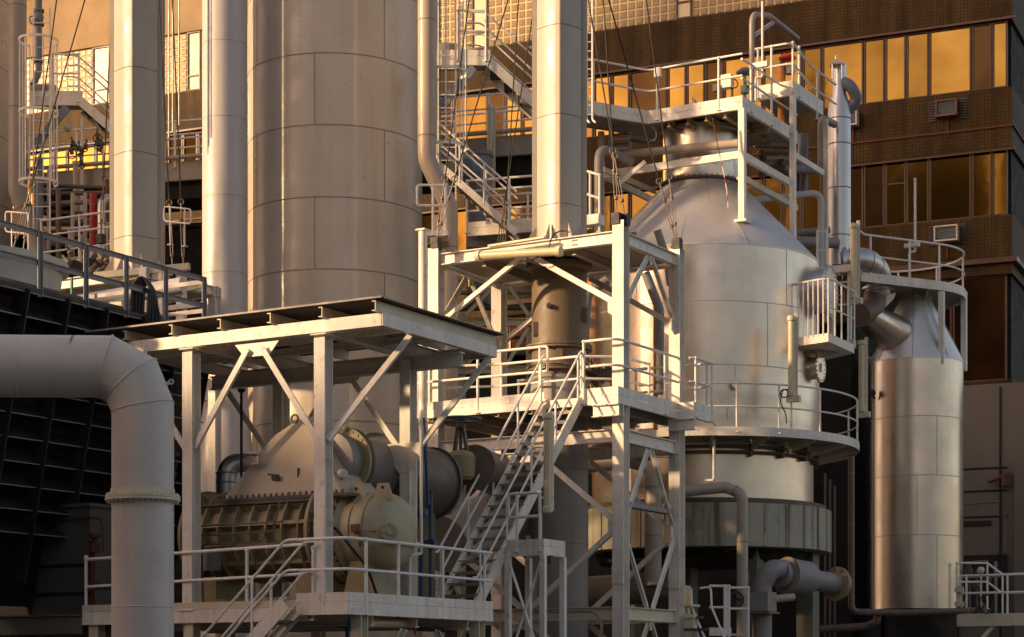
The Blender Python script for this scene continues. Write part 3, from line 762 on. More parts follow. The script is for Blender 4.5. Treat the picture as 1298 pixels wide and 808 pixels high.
# fan shaped hood on top
b = MB(); zb, zt = ZA + .56, 5.98
lo = [(-2.72, -.60), (.02, -.60), (.02, .60), (-2.72, .60)]
secs = []
for k in range(9):
    u = k / 8; z = zb + (zt - zb) * u
    cl = u ** .95
    L_ = -2.62 + 1.06 * cl + (.22 * (max(0, u - .80) / .2) ** 1.6); R__ = -.05 - .92 * cl - (.16 * (max(0, u - .80) / .2) ** 1.6)
    dd = .60 - .32 * u
    secs.append([X(L_, z, 1.24 - dd), X(R__, z, 1.24 - dd), X(R__, z, 1.24 + dd), X(L_, z, 1.24 + dd)])
n0 = len(b.v)
for s_ in secs: b.v += s_
for k in range(8):
    for i in range(4): b.f.append((k * 4 + i, k * 4 + (i + 1) % 4, (k + 1) * 4 + (i + 1) % 4, (k + 1) * 4 + i))
b.f.append((0, 1, 2, 3)); b.f.append((32, 33, 34, 35))
hd = obj('hood', b, M['hood'], cp, ang=25)
b = MB().box(X(-1.33, zb + .03), A, B, UP, 2.75, 1.3, .05)
for k in range(22): b.lathe(X(-2.62 + k * .122, zb + .05, .61), [(.02, -.02), (.02, .06)], 6)
obj('hood_flange', b, M['machine_dark'], hd)
b = MB().ring(X(-1.3, 6.06, .98), .07, .02, B, 16, 6); obj('lifting_ring', b, M['machine_dark'], hd)
b = MB().bar(X(-1.05, 5.20, .74), X(-1.05, 5.04, .74), .03, .03); b.tube([X(-1.55, 5.06, .74), X(-1.42, 5.06, .66)], .05, 10); b.tube([X(-1.62, 5.12, .67), X(-1.40, 5.09, .67)], .018, 8); obj('hood_cock', b, M['machine_dark'], hd)
# small tubing, gauges and plates on the casing
for k in range(3):
    z0 = ZA + .15 - .16 * k
    obj('oil_tube', MB().tube(fillet([X(-2.9 + .1 * k, ZD + .15, .30), X(-2.9 + .1 * k, z0, .28 - .02 * k), X(-1.0 - .2 * k, z0, .28 - .02 * k), X(-1.0 - .2 * k, z0 + .5, .44)], .12), .016, 6), M['rust' if k == 1 else 'machine_dark'], cp)
obj('name_plate', MB().box(X(-1.95, ZA + 1.25, .655), A, -B, UP, .26, .012, .14), M['steel2'], cp)
obj('junction_box', MB().box(X(-2.6, ZA - .45, .40), A, B, UP, .26, .14, .3), M['greypipe'], cp)
# round intake behind the hood, running back to the right
zi = 5.36
dr = thing('intake_drum', 'dark round intake drum with bolted flange, right of the compressor hood', 'drum', C(-.75, 3, ZD))
def I(L_, dz=0.0): return C(-.75, 1.75 + L_, zi + dz)
obj('intake_pipe', MB().lathe(I(-.55), [(.30, 0), (.47, .02), (.47, 1.0), (.58, 1.25), (.60, 1.27)], 48, B), M['greypipe'], dr)
for k, L_ in enumerate((-.18, -.08)):
    b = MB().lathe(I(L_), [(.4, -.035), (.60, -.035), (.60, .035), (.4, .035)], 48, B, cap=False)
    fo = obj('intake_flange', b, M['machine' if k == 0 else 'machine_dark'], dr)
obj('flange_bolt', MB().bolts(I(-.13), .55, 28, .03, .2, B), M['machine'], dr)
obj('drum_shell', MB().lathe(I(.74, -.12), [(.0, 0), (.60, 0), (.62, .03), (.62, 1.9), (.60, 1.98), (.5, 2.1), (.3, 2.2), (0, 2.24)], 56, B), M['machine_dark'], dr)
obj('drum_band', MB().lathe(I(.76, -.12), [(.61, -.03), (.65, -.03), (.65, .02), (.61, .02)], 56, B, cap=False), M['machine_dark'], dr)
obj('drum_band', MB().lathe(I(2.62, -.12), [(.61, -.03), (.66, -.03), (.66, .03), (.61, .03)], 56, B, cap=False), M['machine_dark'], dr)
obj('end_fitting', MB().lathe(C(-.35, .95, ZA + .95), [(0, 0), (.08, 0), (.09, .04), (.09, .13), (.06, .17), (0, .17)], 20, A - B * .6), M['pale'], dr)
obj('drum_stand', MB().bar(at(I(1.2), ZD), at(I(1.2), zi - .68), .12, .5), M['machine'], dr); obj('drum_stand', MB().bar(at(I(2.3), ZD), at(I(2.3), zi - .68), .12, .5), M['machine'], dr)

# valve with horizontal hand wheel right of the drum
vc = P(584, 590, 36.2)
vv = thing('gate_valve', 'olive gate valve with a wide horizontal hand wheel, between drum and stair', 'valve', vc)
b = MB().lathe(vc - UP * .28, [(.0, 0), (.2, 0), (.26, .06), (.28, .24), (.28, .44), (.22, .52), (.1, .56), (0, .56)], 28); obj('valve_body', b, M['machine'], vv)
b = MB(); b.tube([vc - A * .55, vc + A * .1], .17, 20)
for t in (-.46, -.34): b.lathe(vc + A * t, [(.1, -.03), (.27, -.03), (.27, .03), (.1, .03)], 24, A)
obj('valve_neck', b, M['machine_dark'], vv)
b = MB()
for k in (-1, 1): b.bar(vc + UP * .25 + A * (.14 * k), vc + UP * .72 + A * (.06 * k), .05, .07, B)
b.tube([vc + UP * .2, vc + UP * .92], .03, 8); b.lathe(vc + UP * .70, [(.001, 0), (.09, 0), (.09, .08), (.001, .08)], 16)
obj('yoke', b, M['machine_dark'], vv)
b = MB().ring(vc + UP * .86, .37, .028, UP, 40, 8)
for k in range(5):
    a = k * 2 * math.pi / 5; b.tube([vc + UP * .86, vc + UP * .86 + V((math.cos(a), math.sin(a), 0)) * .37], .018, 8)
obj('hand_wheel', b, M['machine_dark'], vv)
sweep_pipe('process_duct', [vc + V((.25, .1, 0)), P(640, 608, 39.5), P(700, 640, 42.3)], .40, M['brownpipe'], 'dark brown duct running right from the gate valve behind the stair', 'duct', n=28)
q = P(640, 650, 39.6)
sweep_pipe('process_duct', [P(560, 690, 37.6), P(630, 655, 39.8), P(690, 640, 42.6)], .56, M['tanpipe'], 'thick tan duct low behind the tower stair', 'duct', n=32)
q = P(588, 610, 36.8)
tag(obj('float_vessel', MB().lathe(P(558, 612, 36.6), [(0, -.6), (.3, -.55), (.42, -.4), (.46, -.2), (.46, .3), (0, .3)], 36, B * .2 + UP * .9), M['pale']), 'pale domed vessel end below the dark intake drum', 'vessel')

# silver elbow behind the compressor on the left
q = P(287, 700, 35.6); q1 = P(287, 586, 35.6); q2 = P(345, 586, 35.9)
ep = sweep_pipe('cladding_pipe', [at(q, ZD), q1, q2], .185, M['steel2'], 'silver clad elbow pipe at the left of the compressor hood', 'pipe', fr=.34, n=28)
b = MB()
for z in (612, 640, 600): b.lathe(P(287, z, 35.6), [(.18, -.012), (.197, -.012), (.197, .012), (.18, .012)], 28, cap=False)
obj('band', b, M['seam'], ep)
tag(obj('vent_pipe', MB().tube([P(306, 640, 34.2), P(306, 497, 34.2)], .025, 8).lathe(P(306, 497, 34.2), [(.03, -.02), (.07, .02), (.07, .05), (0, .05)], 12), M['black']), 'thin black vent rod standing left of the compressor hood', 'pipe')
# small ladder rails behind the left canopy post
lad = thing('step_ladder', 'small white step ladder rail seen behind the left canopy post', 'ladder', C(-3.35, 1.9, ZD))
railing(lad, [C(-3.6, 2.2, ZD + .75), C(-2.7, 2.2, ZD + .95)], .95, spacing=.5, m=M['rail'])
obj('stringer', MB().bar(C(-3.4, 1.2, ZD), C(-3.1, 2.2, ZD + 1.6), .05, .12), M['white'], lad)

# lamp under the platform, blue pipes, small red box
def tube_lamp(label, p, q, r=.055, cap=None, box=.12, group=None):
    p, q = V(p), V(q); d = (q - p).normalized()
    t = thing('tube_lamp', label, 'lamp', (p + q) / 2, group)
    obj('diffuser', MB().tube([p + d * .06, q - d * .06], r, 16), M['lens'], t)
    for a in (p, q):
        s_ = 1 if a is p else -1
        obj('end_cap', MB().lathe(a, [(0, 0), (r * 1.25, 0), (r * 1.3, s_ * .02), (r * 1.3, s_ * .1), (r, s_ * .12), (0, s_ * .12)], 16, d), cap or M['cream'], t)
    return t, d
p, q = P(446, 789, 30.9), P(520, 791, 32.3)
t, d = tube_lamp('unlit tube lamp with teal end caps under the machine platform edge', p, q, .075, M['teal'])
obj('bracket', MB().bar(p + d * .4, p + d * .4 + UP * .25, .03, .03).bar(q - d * .4, q - d * .4 + UP * .25, .03, .03), M['greyrail'], t)
bp = thing('blue_pipework', 'blue vertical pipes and valves beside the right canopy post', 'pipework', P(540, 700, 33.2))
for px in (534, 546):
    obj('pipe', MB().tube([P(px, 762, 33.6), P(px, 622 + (px % 7) * 4, 33.6)], .035, 10), M['blue'], bp)
for (px, py) in ((534, 650), (546, 690)):
    obj('valve', MB().box(P(px, py, 33.5), A, B, UP, .2, .14, .12).ring(P(px, py, 33.35), .09, .015, B, 16, 6), M['blue'], bp)
obj('pipe', MB().tube([P(543, 640, 33.5), P(537, 530, 33.5)], .03, 10), M['blue'], bp)
sweep_pipe('blue_pipe', [P(398, 792, 31.8), P(440, 794, 31.9), P(441, 830, 31.9)], .035, M['blue'], 'blue pipe bending down under the platform, left of the tube lamp', 'pipe')
sweep_pipe('blue_pipe', [P(525, 798, 33.4), P(570, 800, 33.6)], .03, M['blue'], 'short blue pipe under the platform, right of the tube lamp', 'pipe')
tag(obj('junction_box', MB().box(P(528, 776, 32.4), B, A, UP, .17, .12, .15).tube([P(526, 782, 32.4), P(526, 805, 32.4)], .02, 8), M['red']), 'small red junction box on the platform edge', 'box')
pp = fillet([P(519, 775, 32.1), P(519.5, 704, 32.1), P(534, 702, 32.3), P(534, 520, 32.3)], .04)
tag(obj('lamp_pole', MB().tube(pp, .026, 8).box(P(520, 690, 32.1), B, A, UP, .5, .08, .09), M['white']), 'thin white cranked pole clamped to the platform rail beside the end cover', 'pole')
hs = fillet([C(-.2, .3, 5.0 - .9), C(-.1, .2, 4.3), C(.1, .3, 3.9), C(.3, .4, ZD + .1)], .3)
tag(obj('hose', MB().tube(fillet([P(412, 672, 31.2), P(424, 668, 31.1), P(440, 688, 31.1), P(466, 720, 31.2), P(478, 755, 31.4)], .6), .024, 8), M['black']), 'black hose hanging in front of the compressor end flange', 'hose')
# ================================================================== central steel tower
TF = G(787, 38.0); TLc = along(TF, A, 553); TRc = along(TF, B, 858); LA = (TLc - TF).length; LB = (TRc - TF).length
def T(t, s, z=0.0): return at(TF + A * t + B * s, z)       # t negative to the left, s positive to the back
tw = thing('steel_tower', 'cream white bolted steel tower carrying the front chimney, with diamond bracing', 'tower', T(-LA / 2, LB / 2))
ZT = 10.50
for (t, s, top) in ((0, 0, 10.68), (-LA, 0, 10.62), (0, LB, 10.62), (-LA, LB, 10.6)):
    c = obj('column', MB().ibeam(T(t, s, 0), T(t, s, top), .26, .25, .02, B), M['cream' if False else 'white'], tw)
    for z in (3.72, 7.0):
        if z > 5 and (t, s) != (0, 0): continue
        b = MB().box(T(t, s, z) - B * .142, A, UP, B, .25, .34, .018)
        for i in (-1, 1):
            for k in (-1.5, -.5, .5, 1.5):
                b.lathe(T(t + i * .07, s - .158, z + k * .08), [(.016, -.012), (.016, .012)], 6, B)
        obj('splice_plate', b, M['white'], c)
        b = MB().box(T(t + .02, s, z), B, UP, A, .20, .34, .018)
        for i in (-1, 1):
            for k in (-1.5, -.5, .5, 1.5):
                b.lathe(T(t + .035, s + i * .06, z + k * .08), [(.016, -.012), (.016, .012)], 6, A)
        obj('splice_plate', b, M['white'], c)
LV = (ZT - .12, 6.48, 2.98)
for z in LV:
    h = .24 if z > 10 else .26
    ts = -.13
    for s in (0, LB):
        obj('beam', MB().ibeam(T(-.13, s, z), T(-LA + .13, s, z), h, .14), M['white' if z > 3 else 'cream'], tw)
    for t in (0, -LA):
        obj('beam', MB().ibeam(T(t, .135, z), T(t, LB - .135, z), h, .14), M['white' if z > 3 else 'cream'], tw)
def angle(p, q, w=.11, up=None, par=tw, m=None):
    p, q = V(p), V(q)
    return obj('brace', MB().bar(p, q, .014, w, up or UP).bar(p, q, w * .8, .014, up or UP, -w * .5 + .007), m or M['white'], par)
def gus(p, ax, sgn, w=.2, h=.42):
    return obj('gusset_plate', MB().prism([p + UP * (h / 2), p + ax * (sgn * w) + UP * (h * .25), p + ax * (sgn * w) - UP * (h * .25), p - UP * (h / 2)], ax.cross(UP) * .012), M['white'], tw)
bays = ((LV[0], LV[1], 8.75, True), (LV[1], LV[2], 4.72, False), (LV[2], -.2, 1.2, False))
for (zt, zb, zm, topb) in bays:
    for (O, ax, L_, off) in ((T(0, 0), -A, LA, B * 0), (T(0, LB), -A, LA, B * 0), (T(0, 0), B, LB, A * 0), (T(-LA, 0), B, LB, A * 0)):
        mp = O + ax * (L_ / 2)
        zz = 9.02 if topb else zm
        for e in (0, 1):
            c = O + ax * (.13 if e == 0 else L_ - .13)
            mm = M['cream'] if zt < 4 else M['white']
            angle(at(mp + ax * (.1 if e else -.1), zt - .14), at(c, zz + .08), m=mm)
            if zb > 0 and not topb: angle(at(c, zz - .08), at(mp + ax * (.1 if e else -.1), zb + .14), m=mm)
            gus(at(c, zz), ax, 1 if e == 0 else -1, .16, .40)
        gus(at(mp, zt - .22), ax, 1, .16, .2)
# top deck plate under the chimney with stiffeners
b = MB().prism([T(-LA + .08, .08, ZT - .16), T(-.08, .08, ZT - .16), T(-.08, LB - .08, ZT - .16), T(-LA + .08, LB - .08, ZT - .16)], (0, 0, .05))
for t in (-1.1, -2.15, -3.2): b.ibeam(T(t, .1, ZT - .26), T(t, LB - .1, ZT - .26), .16, .1)
obj('top_plate', b, M['soffit'], tw)
b = MB()
for px in (612, 729):
    c = along(T(0, 0), A, px)
    for i in (-1, 0, 1):
        for k in (-1, 1): b.lathe(at(c - B * .01 + A * (i * .045), ZT - .12 + k * .045), [(.014, -.012), (.014, .012)], 6, B)
obj('bolt', b, M['rust'], tw)
c = along(T(0, 0), A, 613); c2 = along(T(0, 0), A, 720)
t, d = tube_lamp('long unlit tube lamp fixed across the top beam of the tower', at(c - B * .28, Z(328, c.y)), at(c2 - B * .28, Z(322, c2.y)), .085)
obj('bracket', MB().bar(at(c - B * .28 + A * .3, Z(318, c.y)), at(c - B * .28 + A * 1.6, Z(316, c.y)), .12, .04), M['cream'], t)
tag(obj('lamp_cable', MB().tube(fillet([at(along(T(0, 0), A, 668) - B * .3, Z(333, 38.9)), at(along(T(0, 0), A, 688) - B * .33, Z(330, 38.7)), at(along(T(0, 0), A, 701) - B * .2, Z(318, 38.6)), at(along(T(0, 0), A, 704) - B * .14, Z(298, 38.6)), at(along(T(0, 0), A, 712), Z(291, 38.6)), at(along(T(0, 0), A, 722), Z(295, 38.6))], .25), .014, 6), M['black']), 'black cable looping over the tower top beam to the tube lamp', 'cable')

# ------------------------------------------------------------------ chimneys: two-faced shell with edge strips
def chimney(px, D, zb, zt, r, lab, base=True, mat_=None):
    c = G(px, D, zb)
    t = thing('chimney', lab, 'chimney', c)
    prof = []
    for a0, a1, rr in ((-88, 88, 1),):
        pass
    # slightly ridged section: front crease towards the camera
    pts = []
    n = 48
    for i in range(n):
        a = 2 * math.pi * i / n
        x, y = math.sin(a), -math.cos(a)
        # superpose a soft four-sided shape with creases at front, back
        f_ = abs(math.cos(a))
        rr = r * (1 - .15 * abs(math.sin(2 * a)))
        pts.append(V((x * rr, y * rr, 0)))
    b = MB(); m = len(pts)
    b.v = [c + p for p in pts] + [at(c + p, zt) for p in pts]
    b.f = [(i, (i + 1) % m, (i + 1) % m + m, i + m) for i in range(m)] + [tuple(range(m)), tuple(range(m, 2 * m))]
    sh = obj('shell', b, mat_ or M['stack'], t, ang=40)
    b = MB(); z = zb + .9
    while z < zt:
        ring = [at(c + p * 1.008, z) for p in pts]; b.tube(ring, .007, 5, True); z += 1.84
    b.bar(at(c + V((0, -r * 1.002, 0)), zb), at(c + V((0, -r * 1.002, 0)), zt), .022, .018, V((0, 1, 0)))
    obj('weld_seam', b, M['tankseam'], sh)
    for k in (-1, 1):
        b = MB().bar(at(c + V((k * (r * .985), -.10, 0)), zb + .02), at(c + V((k * (r * .985), -.10, 0)), zt), .09, .07, V((0, 1, 0)))
        obj('edge_strip', b, mat_ or M['stack'], t)
    if base:
        b = MB()
        for a in range(20, 380, 45):
            d = V((math.sin(R(a)), -math.cos(R(a)), 0)); s_ = V((d.y, -d.x, 0))
            b.prism([c + d * (r * .97) + s_ * .01, c + d * (r + .28) + s_ * .01, c + d * (r + .26) + UP * .06 + s_ * .01, c + d * (r * .97) + UP * .5 + s_ * .01], s_ * -.02)
        b.lathe(c - UP * .03, [(.1, -.02), (r + .34, -.02), (r + .34, .02), (.1, .02)], 40)
        obj('base_gusset', b, mat_ or M['stack'], t)
    return t
CS = T(-LA / 2, LB / 2); cpx = CX + F * CS.x / CS.y
chimney(709, CS.y, ZT + .06, 28.0, .53, 'front chimney, cream shell with golden left face, standing on the steel tower')
c1 = G(709, CS.y)
# flue below the tower top
fl = thing('flue', 'weathered tan flue with bolted flanges hanging below the front chimney', 'duct', at(c1, 0))
obj('upper_flue', MB().lathe(at(c1, 0), [(.575, 7.95), (.575, 8.75), (.575, ZT - .36), (.68, ZT - .30), (.68, ZT - .22)], 48), M['flue'], fl)
for z in (Z(436, 39.6), Z(464, 39.6)):
    b = MB().lathe(at(c1, z), [(.59, -.05), (.69, -.05), (.69, -.012), (.665, -.010), (.665, .002), (.69, .004), (.69, .045), (.59, .045)], 48, cap=False)
    b.bolts(at(c1, z - .004), .655, 32, .018, .13); obj('flange', b, M['flue'], fl)
obj('lower_flue', MB().lathe(at(c1, 0), [(.60, 0.1), (.60, 7.94)], 48), M['flue_low'], fl)
b = MB()
for z in (Z(690, 40), Z(596, 40)): b.ring(at(c1, z), .60, .008, UP, 48, 6)
obj('weld_seam', b, M['seam'], fl)
for (px, py) in ((695, 388), (737, 397), (681, 415)):
    c = P(px, py, CS.y - .52)
    b = MB().lathe(c, [(0, 0), (.05, 0), (.05, .12), (.03, .12), (0, .12)], 10, V((.1, -1, 0))) if px == 695 else MB().box(c + V((.02, .25, 0)), V((1, 0, 0)), V((0, 1, 0)), UP, .2, .2, .28)
    obj('inspection_port', b, M['machine_dark'], fl)
b = MB().box(P(709, 447, CS.y - .61), V((1, 0, 0)), UP, V((0, 1, 0)), .13, .2, .02); obj('name_plate', b, M['flue'], fl)

# ------------------------------------------------------------------ mid platform in the tower
ZP = 7.2
mpf = thing('tower_platform', 'white tower platform with guard rails round the flue, at the head of the stair', 'platform', T(-LA / 2, 0, ZP))
o_ = .35
cF = T(.12, -o_); fL = along(cF, A, 527)
sl_, sr_ = along(cF, A, 690), along(cF, A, 737)
cR = T(.12, LB - .25); j1 = T(.5, LB - .25); j2 = T(.5, LB + .65); bR = T(-LA - .3, LB + .65); bl = fL + B * (LB + .65 + o_)
deck(mpf, [cF, cR, j1, j2, bl, fL], ZP, .05)
b = MB()
for k in range(6): b.channel(at(fL.lerp(cF, (k + .5) / 6) + B * .05, ZP - .14), at(fL.lerp(cF, (k + .5) / 6) + B * (LB + .5), ZP - .14), .15, .07, A)
obj('joist', b, M['soffit'], mpf)
edge_channels(mpf, [fL, cF, cR], ZP - .14, ZP + .02); edge_channels(mpf, [cR, j1, j2], ZP - .14, ZP + .02)
toe(mpf, [fL, sl_], ZP + .025, ZP + .19); toe(mpf, [sr_, cF, cR, j1, j2], ZP + .025, ZP + .19)
for (p, d) in ((cF, A), (j1, A)):
    obj('bracket_beam', MB().ibeam(at(p - d * .55, ZP - .27), at(p + d * .02, ZP - .27), .24, .14), M['white'], mpf)
railing(mpf, [at(fL + A * .05, ZP), at(sl_ - A * .1, ZP)], 1.1, spacing=1.2, loop=(False, True))
railing(mpf, [at(sr_ + A * .05, ZP), at(cF - B * .04 - A * .02, ZP), at(cR - B * .1 + A * .02, ZP)], 1.12, posts=[at(sr_ + A * .05, ZP), at(along(cF, B, 843), ZP)], loop=(False, True), fr=.3)
railing(mpf, [at(j1 - A * .1, ZP), at(j1 + B * .1, ZP), at(j2, ZP)], 1.1, posts=[at(j1 + B * .1, ZP), at(j2, ZP)], fr=.12)
railing(mpf, [at(bl + A * .4, ZP), at(T(-LA / 2 + .9, LB + .6), ZP), at(T(-.4, LB + .62), ZP), at(T(.4, LB + .62), ZP)], 1.1, spacing=1.3)
railing(mpf, [at(fL + A * .1 + B * .5, ZP), at(T(-LA / 2 - .9, .55), ZP), at(T(-LA / 2 + 1.0, .5), ZP), at(T(-.5, 1.0), ZP), at(T(-.4, LB - .5), ZP)], 1.0, spacing=1.1, fr=.25)
# the stair and its side landing
p1 = at(sl_ - B * .02, ZP - .06); q1 = at(sr_ - B * .02, ZP - .06); run = 3.95
ws = (q1 - p1).length
st = stair('tower_stair', 'steep white stair climbing from the machine platform to the tower platform', at(p1 - B * run, 2.98), p1, A, ws, 19, rail_ext=(.12, .18), posts=(.03, .27, .5, .74, .97))
ld = at(q1 - B * 2.75, 4.08); ld0 = ld + A * .06
sp = thing('side_landing', 'small white landing on crossed legs beside the tower stair', 'platform', at(ld, 0))
poly = [ld0 - B * .25, ld0 + A * .78 - B * .25, ld0 + A * .78 + B * .55, ld0 + B * .55]
deck(sp, poly, 4.12, .04); edge_channels(sp, [poly[0], poly[1], poly[2]], 3.93, 4.1); toe(sp, [poly[0], poly[1], poly[2]], 4.105, 4.23, joints=.5)
railing(sp, [at(poly[0] + A * .22, 4.12), at(poly[1] - A * .08, 4.12)], .95, loop=(True, False), spacing=.7)
b = MB()
for q in poly[:2] + poly[2:]: obj('leg', MB().bar(at(q.lerp(ld0 + A * .39 + B * .15, .06), 0), at(q.lerp(ld0 + A * .39 + B * .15, .06), 3.93), .1, .1, B), M['white'], sp)
for (i, j) in ((0, 1), (1, 0)): obj('cross_brace', MB().bar(at(poly[i] + A * (.05 if i == 0 else -.05), 3.85), at(poly[j] + A * (-.05 if i == 0 else .05), 2.0), .02, .07, B), M['white'], sp)
c = P(694, 524, 35.6)
t, d = tube_lamp('tall unlit tube lamp upright at the right rail of the tower stair', P(694, 650, 35.5), P(694, 524, 35.5), .075)
obj('backplate', MB().box(P(699, 587, 35.6), A, B, UP, .07, .07, 1.75), M['cream'], t)
obj('pole', MB().tube([P(697, 655, 35.6), P(686, 705, 35.6)] and [P(686, 710, 35.55), P(686, 650, 35.55)], .02, 8), M['cream'], t)
obj('bracket', MB().bar(P(684, 631, 35.5), P(702, 631, 35.5), .05, .04), M['white'], t)
tag(obj('cable', MB().tube(fillet([P(684, 648, 35.45), P(672, 655, 35.45), P(671, 676, 35.45), P(684, 690, 35.45), P(692, 694, 35.4), P(695, 706, 35.4)], .2), .014, 6), M['black']), 'black cable drooping from the upright tube lamp to the landing box', 'cable')
tag(obj('junction_box', MB().box(P(696, 709, 35.2), A, B, UP, .13, .08, .13).tube([P(696, 711, 35.2), P(696, 715, 35.2)], .02, 8), M['rust']), 'small rusty junction box at the corner of the side landing', 'box')
# slender ladder frame rising by the left of the tower (white pole pair at px 535)
pl_ = G(536, 39.6)
tag(obj('mast', MB().lathe(at(pl_, 0), [(.09, 2.8), (.09, Z(292, 39.6))], 16).box(at(pl_, Z(292, 39.6)), A, B, UP, .22, .22, .03), M['white']), 'white round steel mast left of the steel tower', 'mast')

# ------------------------------------------------------------------ guy wires of the front chimney
def guy(top, foot, lab, r=.016, tb=1.3, group=None):
    top, foot = V(top), V(foot); d = (top - foot).normalized()
    t = thing('guy_wire', lab, 'wire', foot, group)
    obj('cable', MB().tube([foot + d * tb, top], r, 6), M['cable'], t)
    b = MB(); x = d.cross(V((0, 1, 0))).normalized()
    for k in (-1, 1): b.tube([foot + d * .35 + x * .026 * k, foot + d * (tb - .35) + x * .026 * k], .010, 6)
    b.tube([foot, foot + d * .4], .016, 6); b.tube([foot + d * (tb - .45), foot + d * tb], .018, 6)
    b.lathe(foot + d * .33, [(0, 0), (.04, 0), (.04, .05), (0, .05)], 10, d); b.lathe(foot + d * (tb - .4), [(0, 0), (.04, 0), (.04, .05), (0, .05)], 10, d)
    b.ring(foot + d * (tb + .03), .06, .014, V((0, 1, 0)), 14, 6)
    obj('turnbuckle', b, M['flue'], t)
    obj('anchor_block', MB().box(foot - UP * .06, A, B, UP, .17, .17, .22), M['black'], t)
    return t
names = {(0, 0): 'near right corner post', (-LA, 0): 'near left corner post', (0, LB): 'far right corner post', (-LA, LB): 'far left corner post'}
for (t_, s_) in names:
    ft = T(t_, s_, 10.78); dirn = (T(t_, s_) - CS); dirn.z = 0; dirn.normalize(); sd_ = V((dirn.y, -dirn.x, 0))
    for k, zt in ((-1, 17.7), (1, 26.0)):
        guy(at(c1 + dirn * .5, zt), ft + sd_ * (.09 * k), ('steep' if zt > 20 else 'slanting') + ' guy wire of the front chimney to the %s of the tower' % names[(t_, s_)])

# pipes and beams seen through the tower
sweep_pipe('grey_riser', [P(828, 742, 43.5), P(828, 592, 43.5), P(800, 583, 43.8), P(740, 590, 44.5)], .19, M['tanpipe'], 'tan pipe rising behind the tower and bending left', 'pipe', bands=1.1)
o = sweep_pipe('low_main', [P(738, 752, 44), P(860, 742, 43.8)], .36, M['brownpipe'], 'thick dark horizontal main low behind the tower', 'pipe', n=24)
tag(obj('cross_girder', MB().ibeam(P(742, 575, 43.2), P(866, 572, 43.6), .26, .18), M['cream']), 'cream girder crossing behind the tower under its platform', 'girder')
tag(obj('cross_girder', MB().ibeam(P(700, 782, 40.9), P(782, 777, 40.6), .2, .18), M['cream']), 'cream girder low between the flue and the tower front column', 'girder')
sweep_pipe('thin_conduit', [P(700, 776, 40.0), P(782, 770, 39.8)], .03, M['greypipe'], 'thin grey conduit along the low girder left of the tower column', 'pipe')
sweep_pipe('dark_bent_pipe', [P(818, 346, 41.8), P(836, 392, 41.8), P(836, 500, 41.8)], .10, M['greypipe'], 'grey bent pipe going down between tower and silver vessel', 'pipe', fr=.4)
sweep_pipe('orange_pipe', [P(831, 376, 42.0), P(831, 545, 42.0)], .05, M['orange'], 'thin orange pipe running down behind the tower', 'pipe')
sweep_pipe('dark_open_pipe', [P(802, 294, 41.3), P(806, 340, 41.6)], .08, M['greypipe'], 'short dark pipe stub poking above the tower top', 'pipe')
sweep_pipe('dark_open_pipe', [P(833, 292, 41.2), P(846, 330, 41.3), P(850, 362, 41.3)], .085, M['greypipe'], 'dark slanting pipe poking above the tower at its far right corner', 'pipe')
sweep_pipe('grey_pipe', [P(770, 355, 43), P(745, 372, 43), P(741, 420, 43), P(741, 520, 43)], .11, M['greypipe'], 'pale grey pipe bending down just right of the flue', 'pipe')
vg = thing('valve_group', 'dark cluster of valves and flanged pipe on the tower platform beside the flue', 'valve', P(765, 480, 40.5))
b = MB(); b.tube([P(748, 478, 40.4), P(790, 470, 40.2)], .12, 14); 
for px in (752, 762, 772, 782): b.lathe(P(px, 477 - (px - 752) * .18, 40.35), [(.0, -.03), (.19, -.03), (.19, .03), (0, .03)], 16, P(790, 470, 40.2) - P(748, 478, 40.4))
obj('pipe', b, M['machine_dark'], vg)
for (px, py) in ((750, 455), (757, 470), (747, 490)):
    obj('valve', MB().ring(P(px, py, 40.1), .09, .014, V((1, -1, .2)), 18, 6).tube([P(px, py, 40.1), P(px, py + 22, 40.2)], .02, 6).box(P(px, py + 16, 40.2), A, B, UP, .13, .13, .13), M['machine_dark'], vg)
obj('valve', MB().ring(P(775, 482, 39.9), .14, .02, UP, 20, 6).tube([P(775, 482, 39.9), P(775, 497, 39.9)], .02, 6), M['red'], vg)

# column conduits and small fittings on the tower
cdt = thing('tower_conduit', 'thin grey conduit clipped to the right side of the tower front column', 'conduit', T(.05, .18, 2))
obj('tube', MB().tube([T(.05, .19, .5), T(.05, .19, 10.2)], .022, 8), M['greypipe'], cdt)
for z in (2.2, 3.3, 4.3, 5.4, 6.2, 8.2, 9.2): obj('clip', MB().box(T(.04, .17, z), A, B, UP, .09, .09, .04), M['rust'], cdt)
tag(obj('conduit_loop', MB().tube(fillet([at(T(-1.9, -.2), Z(776, 38.8)), at(T(-.5, -.2), Z(775, 38.2)), at(T(-.32, -.2), Z(790, 38.1)), at(T(-.32, -.2), .4)], .2), .03, 8), M['greypipe']), 'thin grey conduit turning down by the low girder left of the tower column', 'conduit')
for k, (s_, z_, lab) in enumerate(((1.2, 5.15, 'small grey cable tray strapped between the right columns of the tower'),)):
    tr = thing('cable_tray', lab, 'cable tray', T(.02, s_, z_))
    obj('tray', MB().bar(T(.0, .2, z_), T(.0, LB - .2, z_), .02, .10).bar(T(-.16, .2, z_), T(-.16, LB - .2, z_), .02, .10).bar(T(-.08, .2, z_ - .05), T(-.08, LB - .2, z_ - .05), .16, .01), M['greyrail'], tr)
    for q in range(3): obj('cable', MB().tube([T(-.04 - .04 * q, .2, z_ - .02), T(-.04 - .04 * q, LB - .2, z_ - .02)], .014, 6), M['black'], tr)
